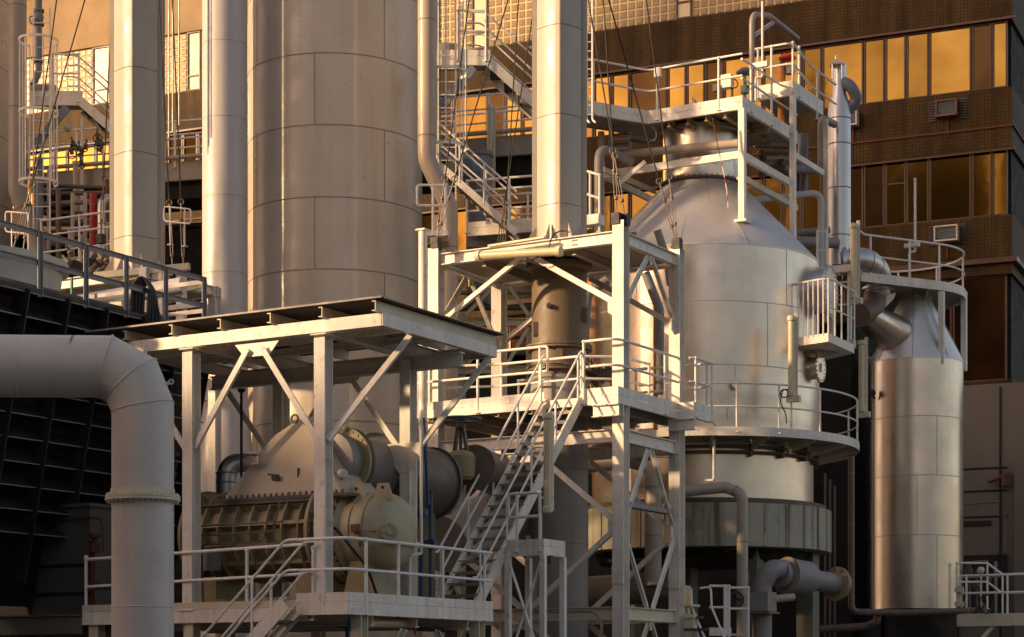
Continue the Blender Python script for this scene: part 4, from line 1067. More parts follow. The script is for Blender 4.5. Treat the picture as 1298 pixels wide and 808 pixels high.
# ================================================================== big painted tank
KD = 46.0; KR = 110 / F * KD; KC = G(425, KD)
tk = thing('storage_tank', 'huge beige painted cylinder tank with welded plate seams, left of centre', 'tank', KC)
KZ = 26.0
obj('shell', MB().lathe(KC, [(0, 0), (KR, 0), (KR, KZ), (KR * .9, KZ + .7), (0, KZ + 1.2)], 128), M['tank'], tk)
zr = [Z(p, KD - KR) for p in (67 - 182.6, 67 - 91.3, 67, 158, 249.5, 341, 432, 533, 625)]
b = seam_rings(KC, KR, zr, 128, .028, .005)
rows = [KZ] + zr
for i in range(len(zr)):
    z1 = zr[i - 1] if i else KZ
    for a in ((-66, 37) if i % 2 == 0 else (-8,)):
        pass
def vs(px, z0, z1):
    s_ = (px - 425) / 110
    if abs(s_) < 1: vert_seam(b, KC, KR, math.asin(s_), z0, z1)
for i in range(len(zr) - 1):
    for px in ((410, ) if i % 2 == 0 else (334, 493)):
        vs(px, zr[i + 1], zr[i])
obj('weld_seam', b, M['tankseam'], tk)

# pale cylinder to its left
c = G(285, 44.3)
cy = thing('vent_stack', 'smooth pale lavender vent stack between the rear chimney and the beige tank', 'chimney', c)
r = 28.3 / F * 44.4
c = G(285, 44.3)
obj('shell', MB().lathe(c, [(r * 1.35, 0), (r * 1.35, 2.6), (r * 1.32, Z(600, 44.4)), (r, Z(500, 44.4)), (r, 30)], 64), M['pale'], cy)
b = seam_rings(c, r, [Z(p, 43.9) for p in (52, 148, 248, 345, 440)], 64, .02, .004); b.v += []; obj('weld_seam', b, M['paleseam'], cy)

# downpipe with offset beside the tank
def offset_pipe(dx, D, lab, m=M['tanpipe']):
    r = 11.5 / F * D
    return sweep_pipe('offset_pipe', [P(541 + dx, -120, D), P(541 + dx, 202, D), P(569 + dx, 262, D), P(569 + dx, 330, D), P(569 + dx, 560, D)] if dx == 0 else [P(541 + dx, -120, D), P(541 + dx, 243, D), P(569 + dx, 318, D), P(569 + dx, 470, D)], r, m, lab, 'pipe', fr=.7, n=28, bands=2.6)
offset_pipe(0, 43.4, 'tan downpipe with an offset bend hugging the right side of the beige tank')

# second tank and pipe at the left edge of the picture
K2 = G(-96, 52.0)
t2 = thing('storage_tank', 'dark grey side of a second big tank cut off by the left edge', 'tank', K2)
obj('shell', MB().lathe(K2, [(0, 0), (2.31, 0), (2.31, 26), (0, 27)], 96), M['tank'], t2)
obj('weld_seam', seam_rings(K2, 2.31, [Z(p, 49.7) for p in (-30, 60, 150, 240)], 96, .028, .005), M['tankseam'], t2)
offset_pipe(-519, 49.5, 'tan downpipe with an offset bend at the left edge of the picture')

# rear chimney on the left
chimney(174, 42.6, Z(356, 42.5), 28.0, .545, 'rear left chimney, cream shell with golden left face, behind the dark grey guard rail')
cz = Z(356, 42.5); ch2 = G(174, 42.6)
sd2 = thing('chimney_stand', 'pale steel stand under the rear left chimney', 'stand', at(ch2, 0))
for (t_, s_) in ((-2.0, -1.1), (1.2, -1.1), (1.2, 1.2), (-2.0, 1.2)):
    obj('column', MB().ibeam(at(ch2 + A * t_ + B * s_, 0), at(ch2 + A * t_ + B * s_, cz - .05), .22, .2, .02, B), M['white'], sd2)
for s_ in (-1.1, 1.2):
    for z in (cz - .14, cz - 1.35): obj('beam', MB().ibeam(at(ch2 - A * 2.1 + B * s_, z), at(ch2 + A * 1.3 + B * s_, z), .22, .14), M['white'], sd2)
for t_ in (-2.0, 1.2): obj('beam', MB().ibeam(at(ch2 + A * t_ - B * 1.0, cz - .14), at(ch2 + A * t_ + B * 1.1, cz - .14), .2, .14), M['white'], sd2)
obj('top_plate', MB().prism([at(ch2 - A * 2 - B * 1.05, cz - .06), at(ch2 + A * 1.2 - B * 1.05, cz - .06), at(ch2 + A * 1.2 + B * 1.15, cz - .06), at(ch2 - A * 2 + B * 1.15, cz - .06)], (0, 0, .03)), M['soffit'], sd2)
for (px, py, D, n_) in ((24, 312, 42.4, 'left corner'), (226, 345, 41.8, 'right corner')):
    ft = P(px, py, D) if n_ != 'left corner' else P(22, 322, 42.4)
    for k, zt in ((-1, 19.0), (1, 26.5)):
        guy(at(ch2 + V((-.4 if px < 100 else .4, -.25, 0)), zt), ft + V((.12 * k, 0, 0)), ('steep' if zt > 20 else 'slanting') + ' guy wire of the rear left chimney to the %s of its stand' % n_, tb=1.5)
guy(at(ch2 + V((-.35, .3, 0)), 22.5), P(128, 300, 45.5), 'guy wire dropping close to the left side of the rear left chimney')
for k, px in ((0, 214), (1, 219), (2, 227)):
    tag(obj('conduit', MB().tube([P(px, -60, 43.6), P(px, 175 - 8 * k, 43.6)], .018, 6), M['tanpipe']), ['thin conduit nearest the rear left chimney, running straight up', 'middle one of three thin upright conduits right of the rear left chimney', 'thin conduit nearest the pale vent stack, running straight up'][k], 'conduit')

# ================================================================== cage ladder with landing and short stair, twice
def cage_unit(lab, lab2):
    o = P(574, 120, 43.8)
    t = thing('cage_ladder', lab, 'ladder', o)
    r = .46; c = G(566, 43.9)
    zt, zb = 17.2, 13.75
    for a in range(-140, 141, 28):
        d = V((math.sin(R(a)), -math.cos(R(a)), 0))
        obj('cage_bar', MB().bar(at(c + d * r, zb), at(c + d * r, zt), .03, .012, d), M['rail'], t)
    for z in (zb, 15.45, zt):
        b = MB()
        n = 28
        for i in range(n):
            a0 = R(-140 + 280 * i / n); a1 = R(-140 + 280 * (i + 1) / n)
            b.bar(at(c + V((math.sin(a0), -math.cos(a0), 0)) * (r + .012), z), at(c + V((math.sin(a1), -math.cos(a1), 0)) * (r + .012), z), .012, .06)
        obj('cage_hoop', b, M['rail'], t)
    for k in (-1, 1): obj('stile', MB().bar(at(c + V((.2 * k, .33, 0)), zb - 1.2), at(c + V((.2 * k, .33, 0)), zt + .9), .03, .06, V((0, 1, 0))), M['rail'], t)
    z = zb - 1.1
    while z < zt + .8: obj('rung', MB().tube([at(c + V((-.2, .33, 0)), z), at(c + V((.2, .33, 0)), z)], .012, 6), M['rail'], t); z += .3
    # landing + stair
    q = P(606, 72, 44.3); z0 = Z(70, 44.2)
    l = thing('upper_landing', lab2, 'platform', at(q, z0))
    X1 = V((1, 0, 0)); Y1 = V((0, 1, 0))
    p0 = q - X1 * 1.0; p1 = q + X1 * .28
    poly = [at(p, 0) for p in (p0, p1, p1 + Y1 * .9, p0 + Y1 * .9)]
    deck(l, poly, z0, .05); edge_channels(l, [poly[0], poly[1], poly[2]], z0 - .2, z0); toe(l, [poly[0], poly[1]], z0 + .005, z0 + .15, joints=.4)
    obj('box_girder', MB().box(at(q - X1 * .72 + Y1 * .2, z0 + .15), X1, Y1, UP, .62, .3, .34), M['soffit'], l)
    railing(l, [at(p0 + X1 * .55, z0), at(p1 - X1 * .1, z0)], 1.05, spacing=.7)
    obj('bracket', MB().bar(at(q - X1 * .9, z0 - 1.2), at(q - X1 * .1, z0 - .25), .06, .2), M['bluegrey'], l)
    s0 = at(p1 - X1 * .05, z0 - .1); s1 = s0 + X1 * 1.15 - UP * 1.0 + Y1 * .15
    for k in (0, 1):
        o2 = Y1 * (.75 * k) - X1 * (.1 * k)
        obj('stringer', MB().channel(s0 + o2, s1 + o2, .22, .06, Y1 * (1 if k else -1)), M['white'], l)
        obj('hand_rail', MB().tube(fillet([s0 + o2 - X1 * .4 + UP * 1.12, s0 + o2 - X1 * .08 + UP * 1.12, s1 + o2 + UP * 1.05, s1 + o2 + X1 * .5 + UP * 1.02], .25), .022, 8), M['rail'], l)
        obj('mid_rail', MB().tube(fillet([s0 + o2 - X1 * .4 + UP * .6, s0 + o2 - X1 * .08 + UP * .6, s1 + o2 + UP * .52, s1 + o2 + X1 * .5 + UP * .5], .25), .02, 8), M['rail'], l)
        obj('post', MB().tube([s1 + o2, s1 + o2 + UP * 1.05], .022, 8), M['rail'], l)
    for u in (.2, .48, .76):
        b = MB().box(s0.lerp(s1, u) + Y1 * .36 - X1 * .05, X1, Y1, UP, .27, .7, .04); obj('tread', b, M['grating'], l)
    return t, l
cg, lg = cage_unit('round ladder cage of white bars right of the beige tank downpipe', 'upper landing with a short stair, left of the front chimney top')
sh = V((-10.03, 3.1, 0))
copy_tree(cg, None, sh, 'round ladder cage of grey bars near the left edge, below the valve pipe')
copy_tree(lg, None, sh, 'landing with a short stair just left of the rear left chimney')

# ================================================================== long walkway behind the tanks
wz = 15.3
w0, w1 = G(36, 52.2), G(690, 48.3); wd = (w1 - w0).normalized(); wn = V((wd.y, -wd.x, 0)); wn = wn if wn.y < 0 else -wn
wk = thing('rear_walkway', 'long grey walkway with pipe rails running behind the tanks, below the golden windows', 'walkway', w0.lerp(w1, .5) + UP * wz)
deck(wk, [w0, w1, w1 - wn * 1.6, w0 - wn * 1.6], wz, .06)
obj('girder', MB().channel(at(w0, wz - .22), at(w1, wz - .22), .50, .12, wn), M['soffit'], wk)
obj('underside', MB().prism([at(w0 - wn * .2, wz - .9), at(w1 - wn * .2, wz - .9), at(w1 - wn * 1.5, wz - .9), at(w0 - wn * 1.5, wz - .9)], (0, 0, .7)), M['voidshade'], wk)
railing(wk, [at(w0, wz), at(w1, wz)], 1.1, spacing=1.5, mids=(.36, .68))
railing(wk, [at(w0 - wn * 1.5, wz), at(w1 - wn * 1.5, wz)], 1.1, spacing=1.5)
obj('service_pipe', MB().tube([at(w0 + wn * .1, wz + .12), at(w1 + wn * .1, wz + .12)], .06, 10), M['tanpipe'], wk)
for k, px in enumerate((96, 621)):
    p_ = along(w0 + wn * .35, wd, px)
    b = MB().bar(at(p_, Z(300 if k == 0 else 242, p_.y)), at(p_, Z(205 if k == 0 else 134, p_.y)), .11, .11, V((0, 1, 0)))
    t, d = tube_lamp(['upright unlit tube lamp below the left cage ladder', 'upright unlit tube lamp in front of the walkway right of the cage ladder'][k], at(p_, Z(300 if k == 0 else 240, p_.y)), at(p_, Z(205 if k == 0 else 134, p_.y)), .075)
    obj('backplate', MB().bar(at(p_ + V((.11, .05, 0)), Z(300 if k == 0 else 240, p_.y)), at(p_ + V((.11, .05, 0)), Z(205 if k == 0 else 134, p_.y)), .06, .06, V((0, 1, 0))), M['cream'], t)

# lower platform and stair right of the tank
zq = Z(286, 44.5)
p0, p1 = G(592, 44.8), G(700, 44.2)
lp = thing('lower_platform', 'white railed platform right of the tank, left of the front chimney foot', 'platform', p0.lerp(p1, .5) + UP * zq)
pd = (p1 - p0).normalized(); pn = V((-pd.y, pd.x, 0)); pn = pn if pn.y > 0 else -pn
deck(lp, [p0, p1, p1 + pn * 1.6, p0 + pn * 1.6], zq, .05); edge_channels(lp, [p0, p1], zq - .18, zq); toe(lp, [p0, p1], zq + .005, zq + .14)
railing(lp, [at(p0, zq), at(p1, zq)], 1.1, spacing=1.0, mids=(.78, .36))
railing(lp, [at(p0 + pn * 1.5, zq), at(p1 + pn * 1.5, zq)], 1.1, spacing=1.0)
obj('joist', MB().ibeam(at(p0 + pn * .1, zq - .3), at(p1 + pn * 1.5, zq - .3), .2, .12), M['greyrail'], lp)
s0 = P(552, 205, 44.3); s1 = P(655, 296, 43.9)
stair('service_stair', 'white service stair sloping down right past the tank downpipe', s1 - UP * .0, s0, V((.05, 1, 0)), .7, 12, hr=.95, posts=(.1, .4, .7, .98), sh=.16)
gp = P(536, 292, 42.6)
g_ = thing('gate_platform', 'tiny white platform with a looped rail at the right edge of the beige tank', 'platform', gp)
deck(g_, [at(gp - V((.1, 0, 0)), 0), at(gp + V((.55, 0, 0)), 0), at(gp + V((.55, .9, 0)), 0), at(gp + V((-.1, .9, 0)), 0)], gp.z, .12, M['white'])
railing(g_, [gp + V((.05, .02, 0)), gp + V((.5, .02, 0))], 1.0, loop=(True, False), posts=[gp + V((.22, .02, 0)), gp + V((.5, .02, 0))])
vz = P(607, 215, 48.2)
ve = thing('pump_vessel', 'small pale grey upright vessel with blue elbow below the walkway', 'vessel', vz)
obj('shell', MB().lathe(at(vz, 0), [(.32, 11), (.32, Z(200, 48.2)), (.36, Z(199, 48.2)), (.36, Z(194, 48.2)), (0, Z(193, 48.2))], 32), M['greypipe'], ve)
obj('elbow', MB().tube(fillet([P(571, 235, 47.6), P(571, 203, 47.6), P(600, 205, 47.6)], .3), .16, 16), M['tanpipe'], ve)
obj('cover', MB().lathe(P(588, 212, 47.4), [(0, -.05), (.22, 0), (.27, .1), (.27, .4), (0, .4)], 24, V((.3, 1, 0))), M['bluegrey'], ve)

# dark lattice seen below that platform
la = thing('pipe_rack', 'dim steel pipe rack seen through the left side of the tower', 'pipe rack', G(630, 47))
for px in (585, 636, 672): obj('column', MB().ibeam(G(px, 47.0), G(px, 47.0, 10.6), .2, .2), M['cream'], la)
for py in (352, 410, 470): obj('beam', MB().ibeam(P(560, py, 47), P(740, py - 2, 46.8), .18, .14), M['cream'], la)
for k, (a, b2) in enumerate((((590, 400), (634, 355)), ((638, 470), (670, 415)), ((590, 465), (634, 412)), ((640, 355), (670, 400)))): obj('brace', MB().bar(P(*a, 46.9), P(*b2, 46.9), .05, .09), M['cream'], la)
for k in range(5): obj('pipe', MB().tube([P(556, 372 + 19 * k, 47.7), P(745, 370 + 19 * k, 47.5)], .05 + .02 * (k % 3), 10), M['brownpipe' if k % 2 else 'greypipe'], la)
# ================================================================== big silver cone-topped vessel
VD = 47.0; VC = G(890, VD); VR = 147 / F * VD
ZC = Z(308, VD - VR); ZN = ZC + 1.98; RN = .97
ve = thing('silver_vessel', 'large silver clad vessel with conical top, right of the steel tower', 'vessel', VC)
ZB = Z(634, VD - VR)
sh = obj('shell', MB().lathe(VC, [(VR * .95, ZB), (VR * .95, Z(560, VD - VR)), (VR, Z(552, VD - VR)), (VR, ZC - .01)], 128), M['steel'], ve)
co = obj('cone', MB().lathe(VC, [(VR + .012, ZC - .02), (VR + .012, ZC + .01), (RN, ZN), (RN - .02, ZN + .005)], 128), M['cone'], ve)
ne = obj('neck', MB().lathe(VC, [(.95, ZN - .02), (.95, Z(160, 46.1)), (1.03, Z(160, 46.1)), (1.03, Z(156, 46.1)), (.4, Z(156, 46.1))], 72), M['steel'], ve)
b = MB().lathe(at(VC, ZN), [(.93, 0), (1.04, 0), (1.04, .05), (.93, .05)], 72, cap=False); b.bolts(at(VC, ZN + .05), 1.0, 44, .018, .07); obj('neck_flange', b, M['machine_dark'], ne)
zs = [Z(p, VD - VR) for p in (381, 462)]
b = seam_rings(VC, VR, zs, 128, .022, .004)
b2 = [(38, zs[0], ZC - .02), (-12, zs[1], zs[0]), (26.5, zs[1], zs[0]), (10, Z(545, 44), zs[1]), (-38, zs[0], ZC - .02), (-52, zs[1], zs[0])]
for (a, z0, z1) in b2: vert_seam(b, VC, VR, R(a), z0, z1, .02, .004)
obj('sheet_seam', b, M['sheetseam'], sh)
b = MB()
zc = ZC + .9; rc = VR - (VR - RN) * .9 / 1.98
b.lathe(at(VC, zc), [(rc - .01, -.012), (rc + .012, -.012), (rc + .003, .012), (rc - .02, .012)], 128, cap=False)
for a in range(-80, 90, 32):
    d = V((math.sin(R(a)), -math.cos(R(a)), 0)); p = at(VC + d * (VR + .01), ZC + .02); q = at(VC + d * rc, zc)
    b.bar(p, q, .02, .012, d)
for a in range(-64, 90, 32):
    d = V((math.sin(R(a)), -math.cos(R(a)), 0)); p = at(VC + d * rc, zc); q = at(VC + d * (RN + .02), ZN - .02)
    b.bar(p, q, .02, .012, d)
obj('cone_seam', b, M['sheetseam'], co)
b = MB()
for z in (Z(566, 44.3), Z(573, 44.3)): b.ring(at(VC, z), VR * .95 + .12, .03, UP, 96, 8)
for a in range(-90, 91, 18):
    d = V((math.sin(R(a)), -math.cos(R(a)), 0)); b.box(at(VC + d * (VR * .95 + .07), Z(570, 44.3)), d, V((d.y, -d.x, 0)), UP, .16, .06, .3)
obj('pipe_ring', b, M['brownpipe'], ve)
for (px, py) in ((915, 487), (906, 524)):
    s_ = (px - 890) / 147; a = math.asin(s_); d = V((math.sin(a), -math.cos(a), 0)); c = at(VC + d * VR, Z(py, VD - VR))
    if py < 500:
        b = MB().lathe(c, [(0, 0), (.05, 0), (.05, .14), (.13, .14), (.13, .17), (0, .17)], 20, d); b.bolts(c + d * .17, .1, 8, .014, .03, d)
    else:
        b = MB().lathe(c + d * .005, [(0, 0), (.40, 0), (.40, .03), (0, .03)], 36, d); b.bolts(c + d * .035, .34, 12, .022, .03, d); b.bar(c + d * .07 - UP * .12, c + d * .07 + UP * .12, .03, .03, d)
    obj('manhole', b, M['steel'], ve)
b = MB()
a = math.asin((1006 - 890) / 147)
d = V((math.sin(R(66)), -math.cos(R(66)), 0)); c = at(VC + d * (VR - .1), Z(372, 46))
b.lathe(c, [(0, 0), (.52, 0), (.52, .42), (.62, .42), (.62, .48), (0, .48)], 48, d); b.bolts(c + d * .46, .57, 32, .02, .1, d)
obj('side_nozzle', b, M['steel2'], ve)
d = V((math.sin(R(62)), -math.cos(R(62)), 0)); c = at(VC + d * (VR - .05), Z(470, 46))
b = MB().lathe(c, [(0, 0), (.26, 0), (.26, .2), (.34, .2), (.34, .25), (0, .25)], 40, d); b.bolts(c + d * .25, .3, 18, .018, .04, d); b.bar(c + d * .28 - UP * .1, c + d * .28 + UP * .1, .12, .03, d)
obj('manhole', b, M['steel'], ve)
# annular painted trough and legs
zt, zb = Z(637, 44.0), Z(692, 43.9)
AR = 161 / F * VD
an = thing('trough_ring', 'rust streaked off-white ring trough under the big silver vessel', 'trough', at(VC, zb))
obj('side', MB().lathe(VC, [(AR - .5, zb), (AR, zb), (AR, zt), (AR - .03, zt), (AR - .03, zb + .05)], 96, cap=False), M['annulus'], an)
obj('rim', MB().lathe(VC, [(VR * .7, zt + .02), (AR - .12, zt + .02), (AR - .12, zt + .12), (VR * .7, zt + .12)], 96, cap=False), M['machine_dark'], an)
obj('bottom', MB().lathe(VC, [(0, zb - .4), (AR - .6, zb - .25), (AR - .5, zb + .02)], 96, cap=False), M['voidshade'], an)
for a in range(-88, 90, 11):
    d = V((math.sin(R(a)), -math.cos(R(a)), 0)); obj('stiffener', MB().box(at(VC + d * (AR + .012), (zt + zb) / 2), V((d.y, -d.x, 0)), d, UP, .022, .03, zt - zb), M['annulus'], an)
for px in (955, 1024, 800, 870):
    c = G(px, 44.9 if px in (955,) else 46.5)
    tag(obj('support_leg', MB().bar(at(c, 0), at(c, zb - .02), .42 if px != 955 else .36, .42, B), mat('leg_paint_%d' % px, (.20, .20, .15), .55, var=.15, streak=.3)), {955: 'grey green support leg under the trough beside the bent pipe', 1024: 'grey green support leg at the right end of the trough', 800: 'support leg under the trough seen through the tower', 870: 'support leg under the trough just right of the tower column'}[px], 'leg')

# round ring platform
ZR_ = Z(548, 43.3); RO = 196 / F * VD
rp = thing('ring_platform', 'white curved platform with guard rail round the middle of the big silver vessel', 'platform', at(VC, ZR_))
a0, a1 = R(-28), R(112)
def VP(a, r, z): return at(VC + V((math.sin(a), -math.cos(a), 0)) * r, z)
def arc_slab(ri, ro, z0, z1, a0, a1, c=VC, n=56):
    b = MB(); v = []
    for i in range(n + 1):
        a = a0 + (a1 - a0) * i / n; d = V((math.sin(a), -math.cos(a), 0))
        v += [at(c + d * ri, z0), at(c + d * ro, z0), at(c + d * ro, z1), at(c + d * ri, z1)]
    f = [(0, 1, 2, 3), (4 * n, 4 * n + 3, 4 * n + 2, 4 * n + 1)]
    for i in range(n):
        for k in range(4): f.append((4 * i + k, 4 * i + (k + 1) % 4, 4 * i + 4 + (k + 1) % 4, 4 * i + 4 + k))
    b.v, b.f = v, f; return b
obj('deck', arc_slab(VR + .03, RO - .012, ZR_ - .04, ZR_, a0, a1), M['soffit'], rp)
obj('toe_plate', arc_slab(RO - .01, RO + .005, ZR_ - .08, ZR_ + .12, a0, a1), M['white'], rp)
pth = [VP(a0 + (a1 - a0) * i / 48, RO - .03, ZR_) for i in range(49)]
obj('top_rail', MB().tube([p + UP * 1.1 for p in pth], .024, 8), M['rail'], rp); obj('mid_rail', MB().tube([p + UP * .58 for p in pth], .021, 8), M['rail'], rp)
for px in (911, 961, 1013, 1073, 1081):
    a = math.asin(min(.999, (px - 890) / 190)); 
    if px == 1081: a = R(100)
    p = VP(a, RO - .03, ZR_); obj('post', MB().tube([p - UP * .05, p + UP * 1.09], .024, 8).box(p, A, B, UP, .1, .1, .02), M['rail'], rp)
for i in range(7):
    a = R(-22 + 20 * i); d = V((math.sin(a), -math.cos(a), 0)); s_ = V((d.y, -d.x, 0))
    obj('bracket', MB().prism([at(VC + d * (VR - .02), ZR_ - .045) + s_ * .01, at(VC + d * (RO - .05), ZR_ - .045) + s_ * .01, at(VC + d * (RO - .05), ZR_ - .12) + s_ * .01, at(VC + d * (VR - .02), ZR_ - .32) + s_ * .01], s_ * -.02), M['cream'], rp)
p = P(905, 555, 43.4); q = P(905, 610, 43.4)
tag(obj('drain_pipe', MB().tube([P(905, 556, 43.6), P(905, 608, 43.6)], .035, 8).box(P(900, 609, 43.6), A, B, UP, .2, .1, .05), M['white']), 'thin white post hanging below the ring platform', 'pipe')

# ================================================================== upper platform on the vessel
ZU = 15.26
U3 = G(941, 44.9); U2 = along(U3, A, 822); U1 = G(660, 44.4); U0 = G(640, 44.3)
up_ = thing('upper_platform', 'high white platform over the silver vessel neck, with toe boards and guard rails', 'platform', at(U3, ZU))
U4 = U3 + B * 3.4; U5 = U4 - A * 2.6; U6 = U2 + B * 2.6; U7 = U1 + V((.1, 1.6, 0))
zd = ZU - .17
deck(up_, [U1, U2, U3, U4, U5, U6, U7], zd, .05)
edge_channels(up_, [U1, U2, U3, U4], zd - .16, zd); toe(up_, [U1, U2, U3, U4], zd + .005, zd + .15)
railing(up_, [at(U1 + V((.2, .03, 0)), zd), at(U2 + V((0, .03, 0)), zd), at(U3, zd)], 1.12, posts=[at(along(U1, (U2 - U1), 678), zd), at(along(U1, (U2 - U1), 752), zd), at(along(U2, A, 833), zd), at(along(U2, A, 911), zd)], fr=.3)
railing(up_, [at(U3 - A * .02, zd), at(U3 + B * .2, zd), at(U4, zd)], 1.0, posts=[at(along(U3, B, 952), zd), at(along(U3, B, 978), zd)], fr=.2)
railing(up_, [at(U6 - B * .1, zd), at(U5, zd)], 1.1, spacing=1.3)
b = MB()
for k in range(1, 5): b.ibeam(at(U3.lerp(U2, k / 5) + B * .1, zd - .2), at(U3.lerp(U2, k / 5) + B * 2.5, zd - .2), .16, .1)
b.ibeam(at(U3 + B * 1.6, zd - .22), at(U3 + B * 1.6 - A * 2.4, zd - .22), .2, .12)
obj('joist', b, M['machine'], up_)
cone_z = lambda p: ZC + (VR - (V((p.x, p.y, 0)) - V((VC.x, VC.y, 0))).length) * (1.98 / (VR - RN))
pz = cone_z(U3)
obj('post', MB().bar(at(U3, pz - .02), at(U3, zd - .17), .15, .15, B).box(at(U3, pz + .02), A, B, UP, .3, .3, .06), M['white'], up_)
zh = Z(196, 44.9); hl = along(U3, A, 762)
obj('tie_beam', MB().bar(at(hl, zh), at(U3 - A * .08, zh), .10, .17), M['white'], up_)
obj('tie_beam', MB().bar(at(U3 + B * .08, zh - .02), at(U3 + B * 3.0, zh - .02), .10, .17), M['white'], up_)
obj('tie_beam', MB().bar(at(U3 + B * .6 - A * .35, Z(218, 45.2)), at(U3 + B * 4.2 - A * .35, Z(218, 45.2)), .12, .14), M['cream'], up_)
obj('tie_beam', MB().bar(at(hl, zh), at(hl + B * 3, zh), .08, .15), M['cream'], up_)
obj('post', MB().bar(at(hl, Z(300, 45.6)), at(hl, zd - .17), .12, .12, B), M['cream'], up_)
obj('tie_brace', MB().bar(P(818, 205, 45.4), P(786, 232, 45.6), .05, .09), M['white'], up_)
obj('tie_brace', MB().bar(P(765, 215, 45.9), P(831, 243, 47.2), .06, .12), M['cream'], up_)
obj('hopper_pipe', MB().tube([P(790, 196, 46.5), P(936, 182, 44.95 + .5)], .10, 14), M['tanpipe'], up_)
p_ = fillet([P(759, 300, 45.3), P(759, 186, 45.3), P(800, 205, 46.2)], .35)
tag(obj('vent_bend', MB().tube(p_, .11, 16), M['greypipe']), 'grey vent pipe with a bend, just right of the front chimney', 'pipe')
hk = thing('hooped_gate', 'small white looped gate rail right of the front chimney', 'gate', P(752, 275, 43.0))
railing(hk, [P(748, 284, 43.0), P(760, 288, 42.8)], 1.15, loop=(True, False), spacing=.5)
obj('base_plate', MB().box(P(752, 280, 42.9), A, B, UP, .42, .3, .22), M['white'], hk)
for k, px in enumerate((745, 763)):
    b = MB().tube([P(px - 2, -40, 43.6), P(px - 2, 104 + 60 * k * 0, 43.6)], .025, 8)
lt = thing('vertical_ladder', 'white vertical ladder with loop ends just right of the front chimney', 'ladder', P(749, 90, 43.4))
for px in (743.5, 751): obj('stile', MB().tube(fillet([P(px, -60, 43.4), P(px, 152, 43.4), P(px + 4, 156, 43.3)], .1), .022, 8), M['rail'], lt)
for i in range(18): obj('rung', MB().tube([P(743.5, -50 + i * 11.5, 43.4), P(751, -50 + i * 11.5, 43.4)], .013, 6), M['rail'], lt)
# cable tray and hanging cables
b = MB().tube(fillet([P(826, 160, 45.0), P(833, 168, 45.0), P(832, 178, 45.0), P(818, 180, 45.2), P(800, 178, 45.6)], .25), .035, 8)
tag(obj('hose', b, M['black']), 'black hose sagging under the high platform left of the vessel neck', 'hose')
ins = thing('instrument_frame', 'small grey frame of dark instruments below the high platform', 'instrument', P(786, 175, 46.4))
obj('frame', MB().bar(P(772, 166, 46.4), P(800, 164, 46.4), .05, .08).bar(P(773, 166, 46.4), P(773, 196, 46.4), .05, .06).bar(P(799, 166, 46.4), P(799, 194, 46.4), .05, .06), M['greypipe'], ins)
for i in range(4): obj('tube_coil', MB().tube([P(776, 171 + 6 * i, 46.35), P(797, 170 + 6 * i, 46.35)], .03, 8), M['tanpipe' if i % 2 else 'machine_dark'], ins)

# second, higher small platform with vent column
ZW = ZU + .9
W0 = G(1005, 46.7); W1 = along(W0, A, 956); W2 = W0 + B * 2.0
hp = thing('top_platform', 'small topmost white platform with rails behind the high platform', 'platform', at(W0, ZW))
zw = ZW - .2
deck(hp, [W1, W0, W2, W2 - A * 1.2], zw, .05); edge_channels(hp, [W1, W0, W2], zw - .16, zw + .02); toe(hp, [W1, W0, W2], zw + .025, zw + .19)
railing(hp, [at(W1, zw), at(W0, zw), at(W0 + B * 1.2, zw - .25), at(W2 + B * .9, zw - .25)], 1.1, posts=[at(W1 + A * .1, zw), at(along(W0, A, 978), zw), at(W0, zw), at(W0 + B * .4, zw), at(W0 + B * 1.6, zw - .25)], fr=.2)
obj('post', MB().bar(at(W0, ZC + .3), at(W0, zw - .16), .13, .13, B), M['white'], hp)
obj('tie_beam', MB().bar(at(W0, ZU - .9), at(W0 + B * 2.0, ZU - .9), .08, .14), M['white'], hp)
c = at(W0 + B * 2.2, 0); obj('post', MB().bar(at(c, ZC - 1), at(c, zw - .2), .1, .1, B), M['cream'], hp)
# davit
D0 = P(953, 150, 46.0)
dv = thing('davit_crane', 'grey tube davit with a braced arm on the high platform', 'davit', D0)
obj('mast', MB().tube(fillet([D0, P(953, 18, 46.0), P(975, 20, 46.9), P(1011, 49, 48.6)], .35), .065, 12), M['greypipe'], dv)
obj('arm_brace', MB().tube([P(955, 46, 46.0), P(980, 29, 47.1)], .05, 10), M['greypipe'], dv)
obj('hook_cable', MB().tube([P(1011, 49, 48.6), P(1011, 62, 48.6)], .014, 6), M['cable'], dv)
tag(obj('lamp_pole', MB().tube(fillet([P(958, 128, 45.9), P(958, 99, 45.9), P(966.5, 98, 45.9), P(966.5, 2, 45.9)], .06), .03, 8).box(P(962, 83, 45.9), A, B, UP, .45, .12, .12), M['white']), 'thin white cranked pole rising past the davit, topmost in the picture', 'pole')
# instruments on the platforms
def cluster(lab, px, py, D, parts):
    t = thing('valve_actuator', lab, 'valve', P(px, py, D))
    for (kind, dx, dy, s_, m) in parts:
        c = P(px + dx, py + dy, D)
        if kind == 'dome': obj('diaphragm', MB().lathe(c, [(0, .12 * s_), (.1 * s_, .1 * s_), (.2 * s_, .02 * s_), (.22 * s_, 0), (.2 * s_, -.03 * s_), (0, -.06 * s_)], 20), M[m], t)
        elif kind == 'stem': obj('stem', MB().tube([c, c - UP * (.6 * s_)], .035 * s_, 8), M[m], t)
        elif kind == 'box': obj('body', MB().box(c, A, B, UP, .2 * s_, .16 * s_, .24 * s_), M[m], t)
        elif kind == 'wheel': obj('hand_wheel', MB().ring(c, .14 * s_, .02 * s_, V((.4, -1, .1)), 18, 6).tube([c, c + V((0, .3, 0))], .02, 6), M[m], t)
        elif kind == 'pipe': obj('pipe', MB().tube([c, c - UP * (1.1 * s_)], .06 * s_, 10), M[m], t)
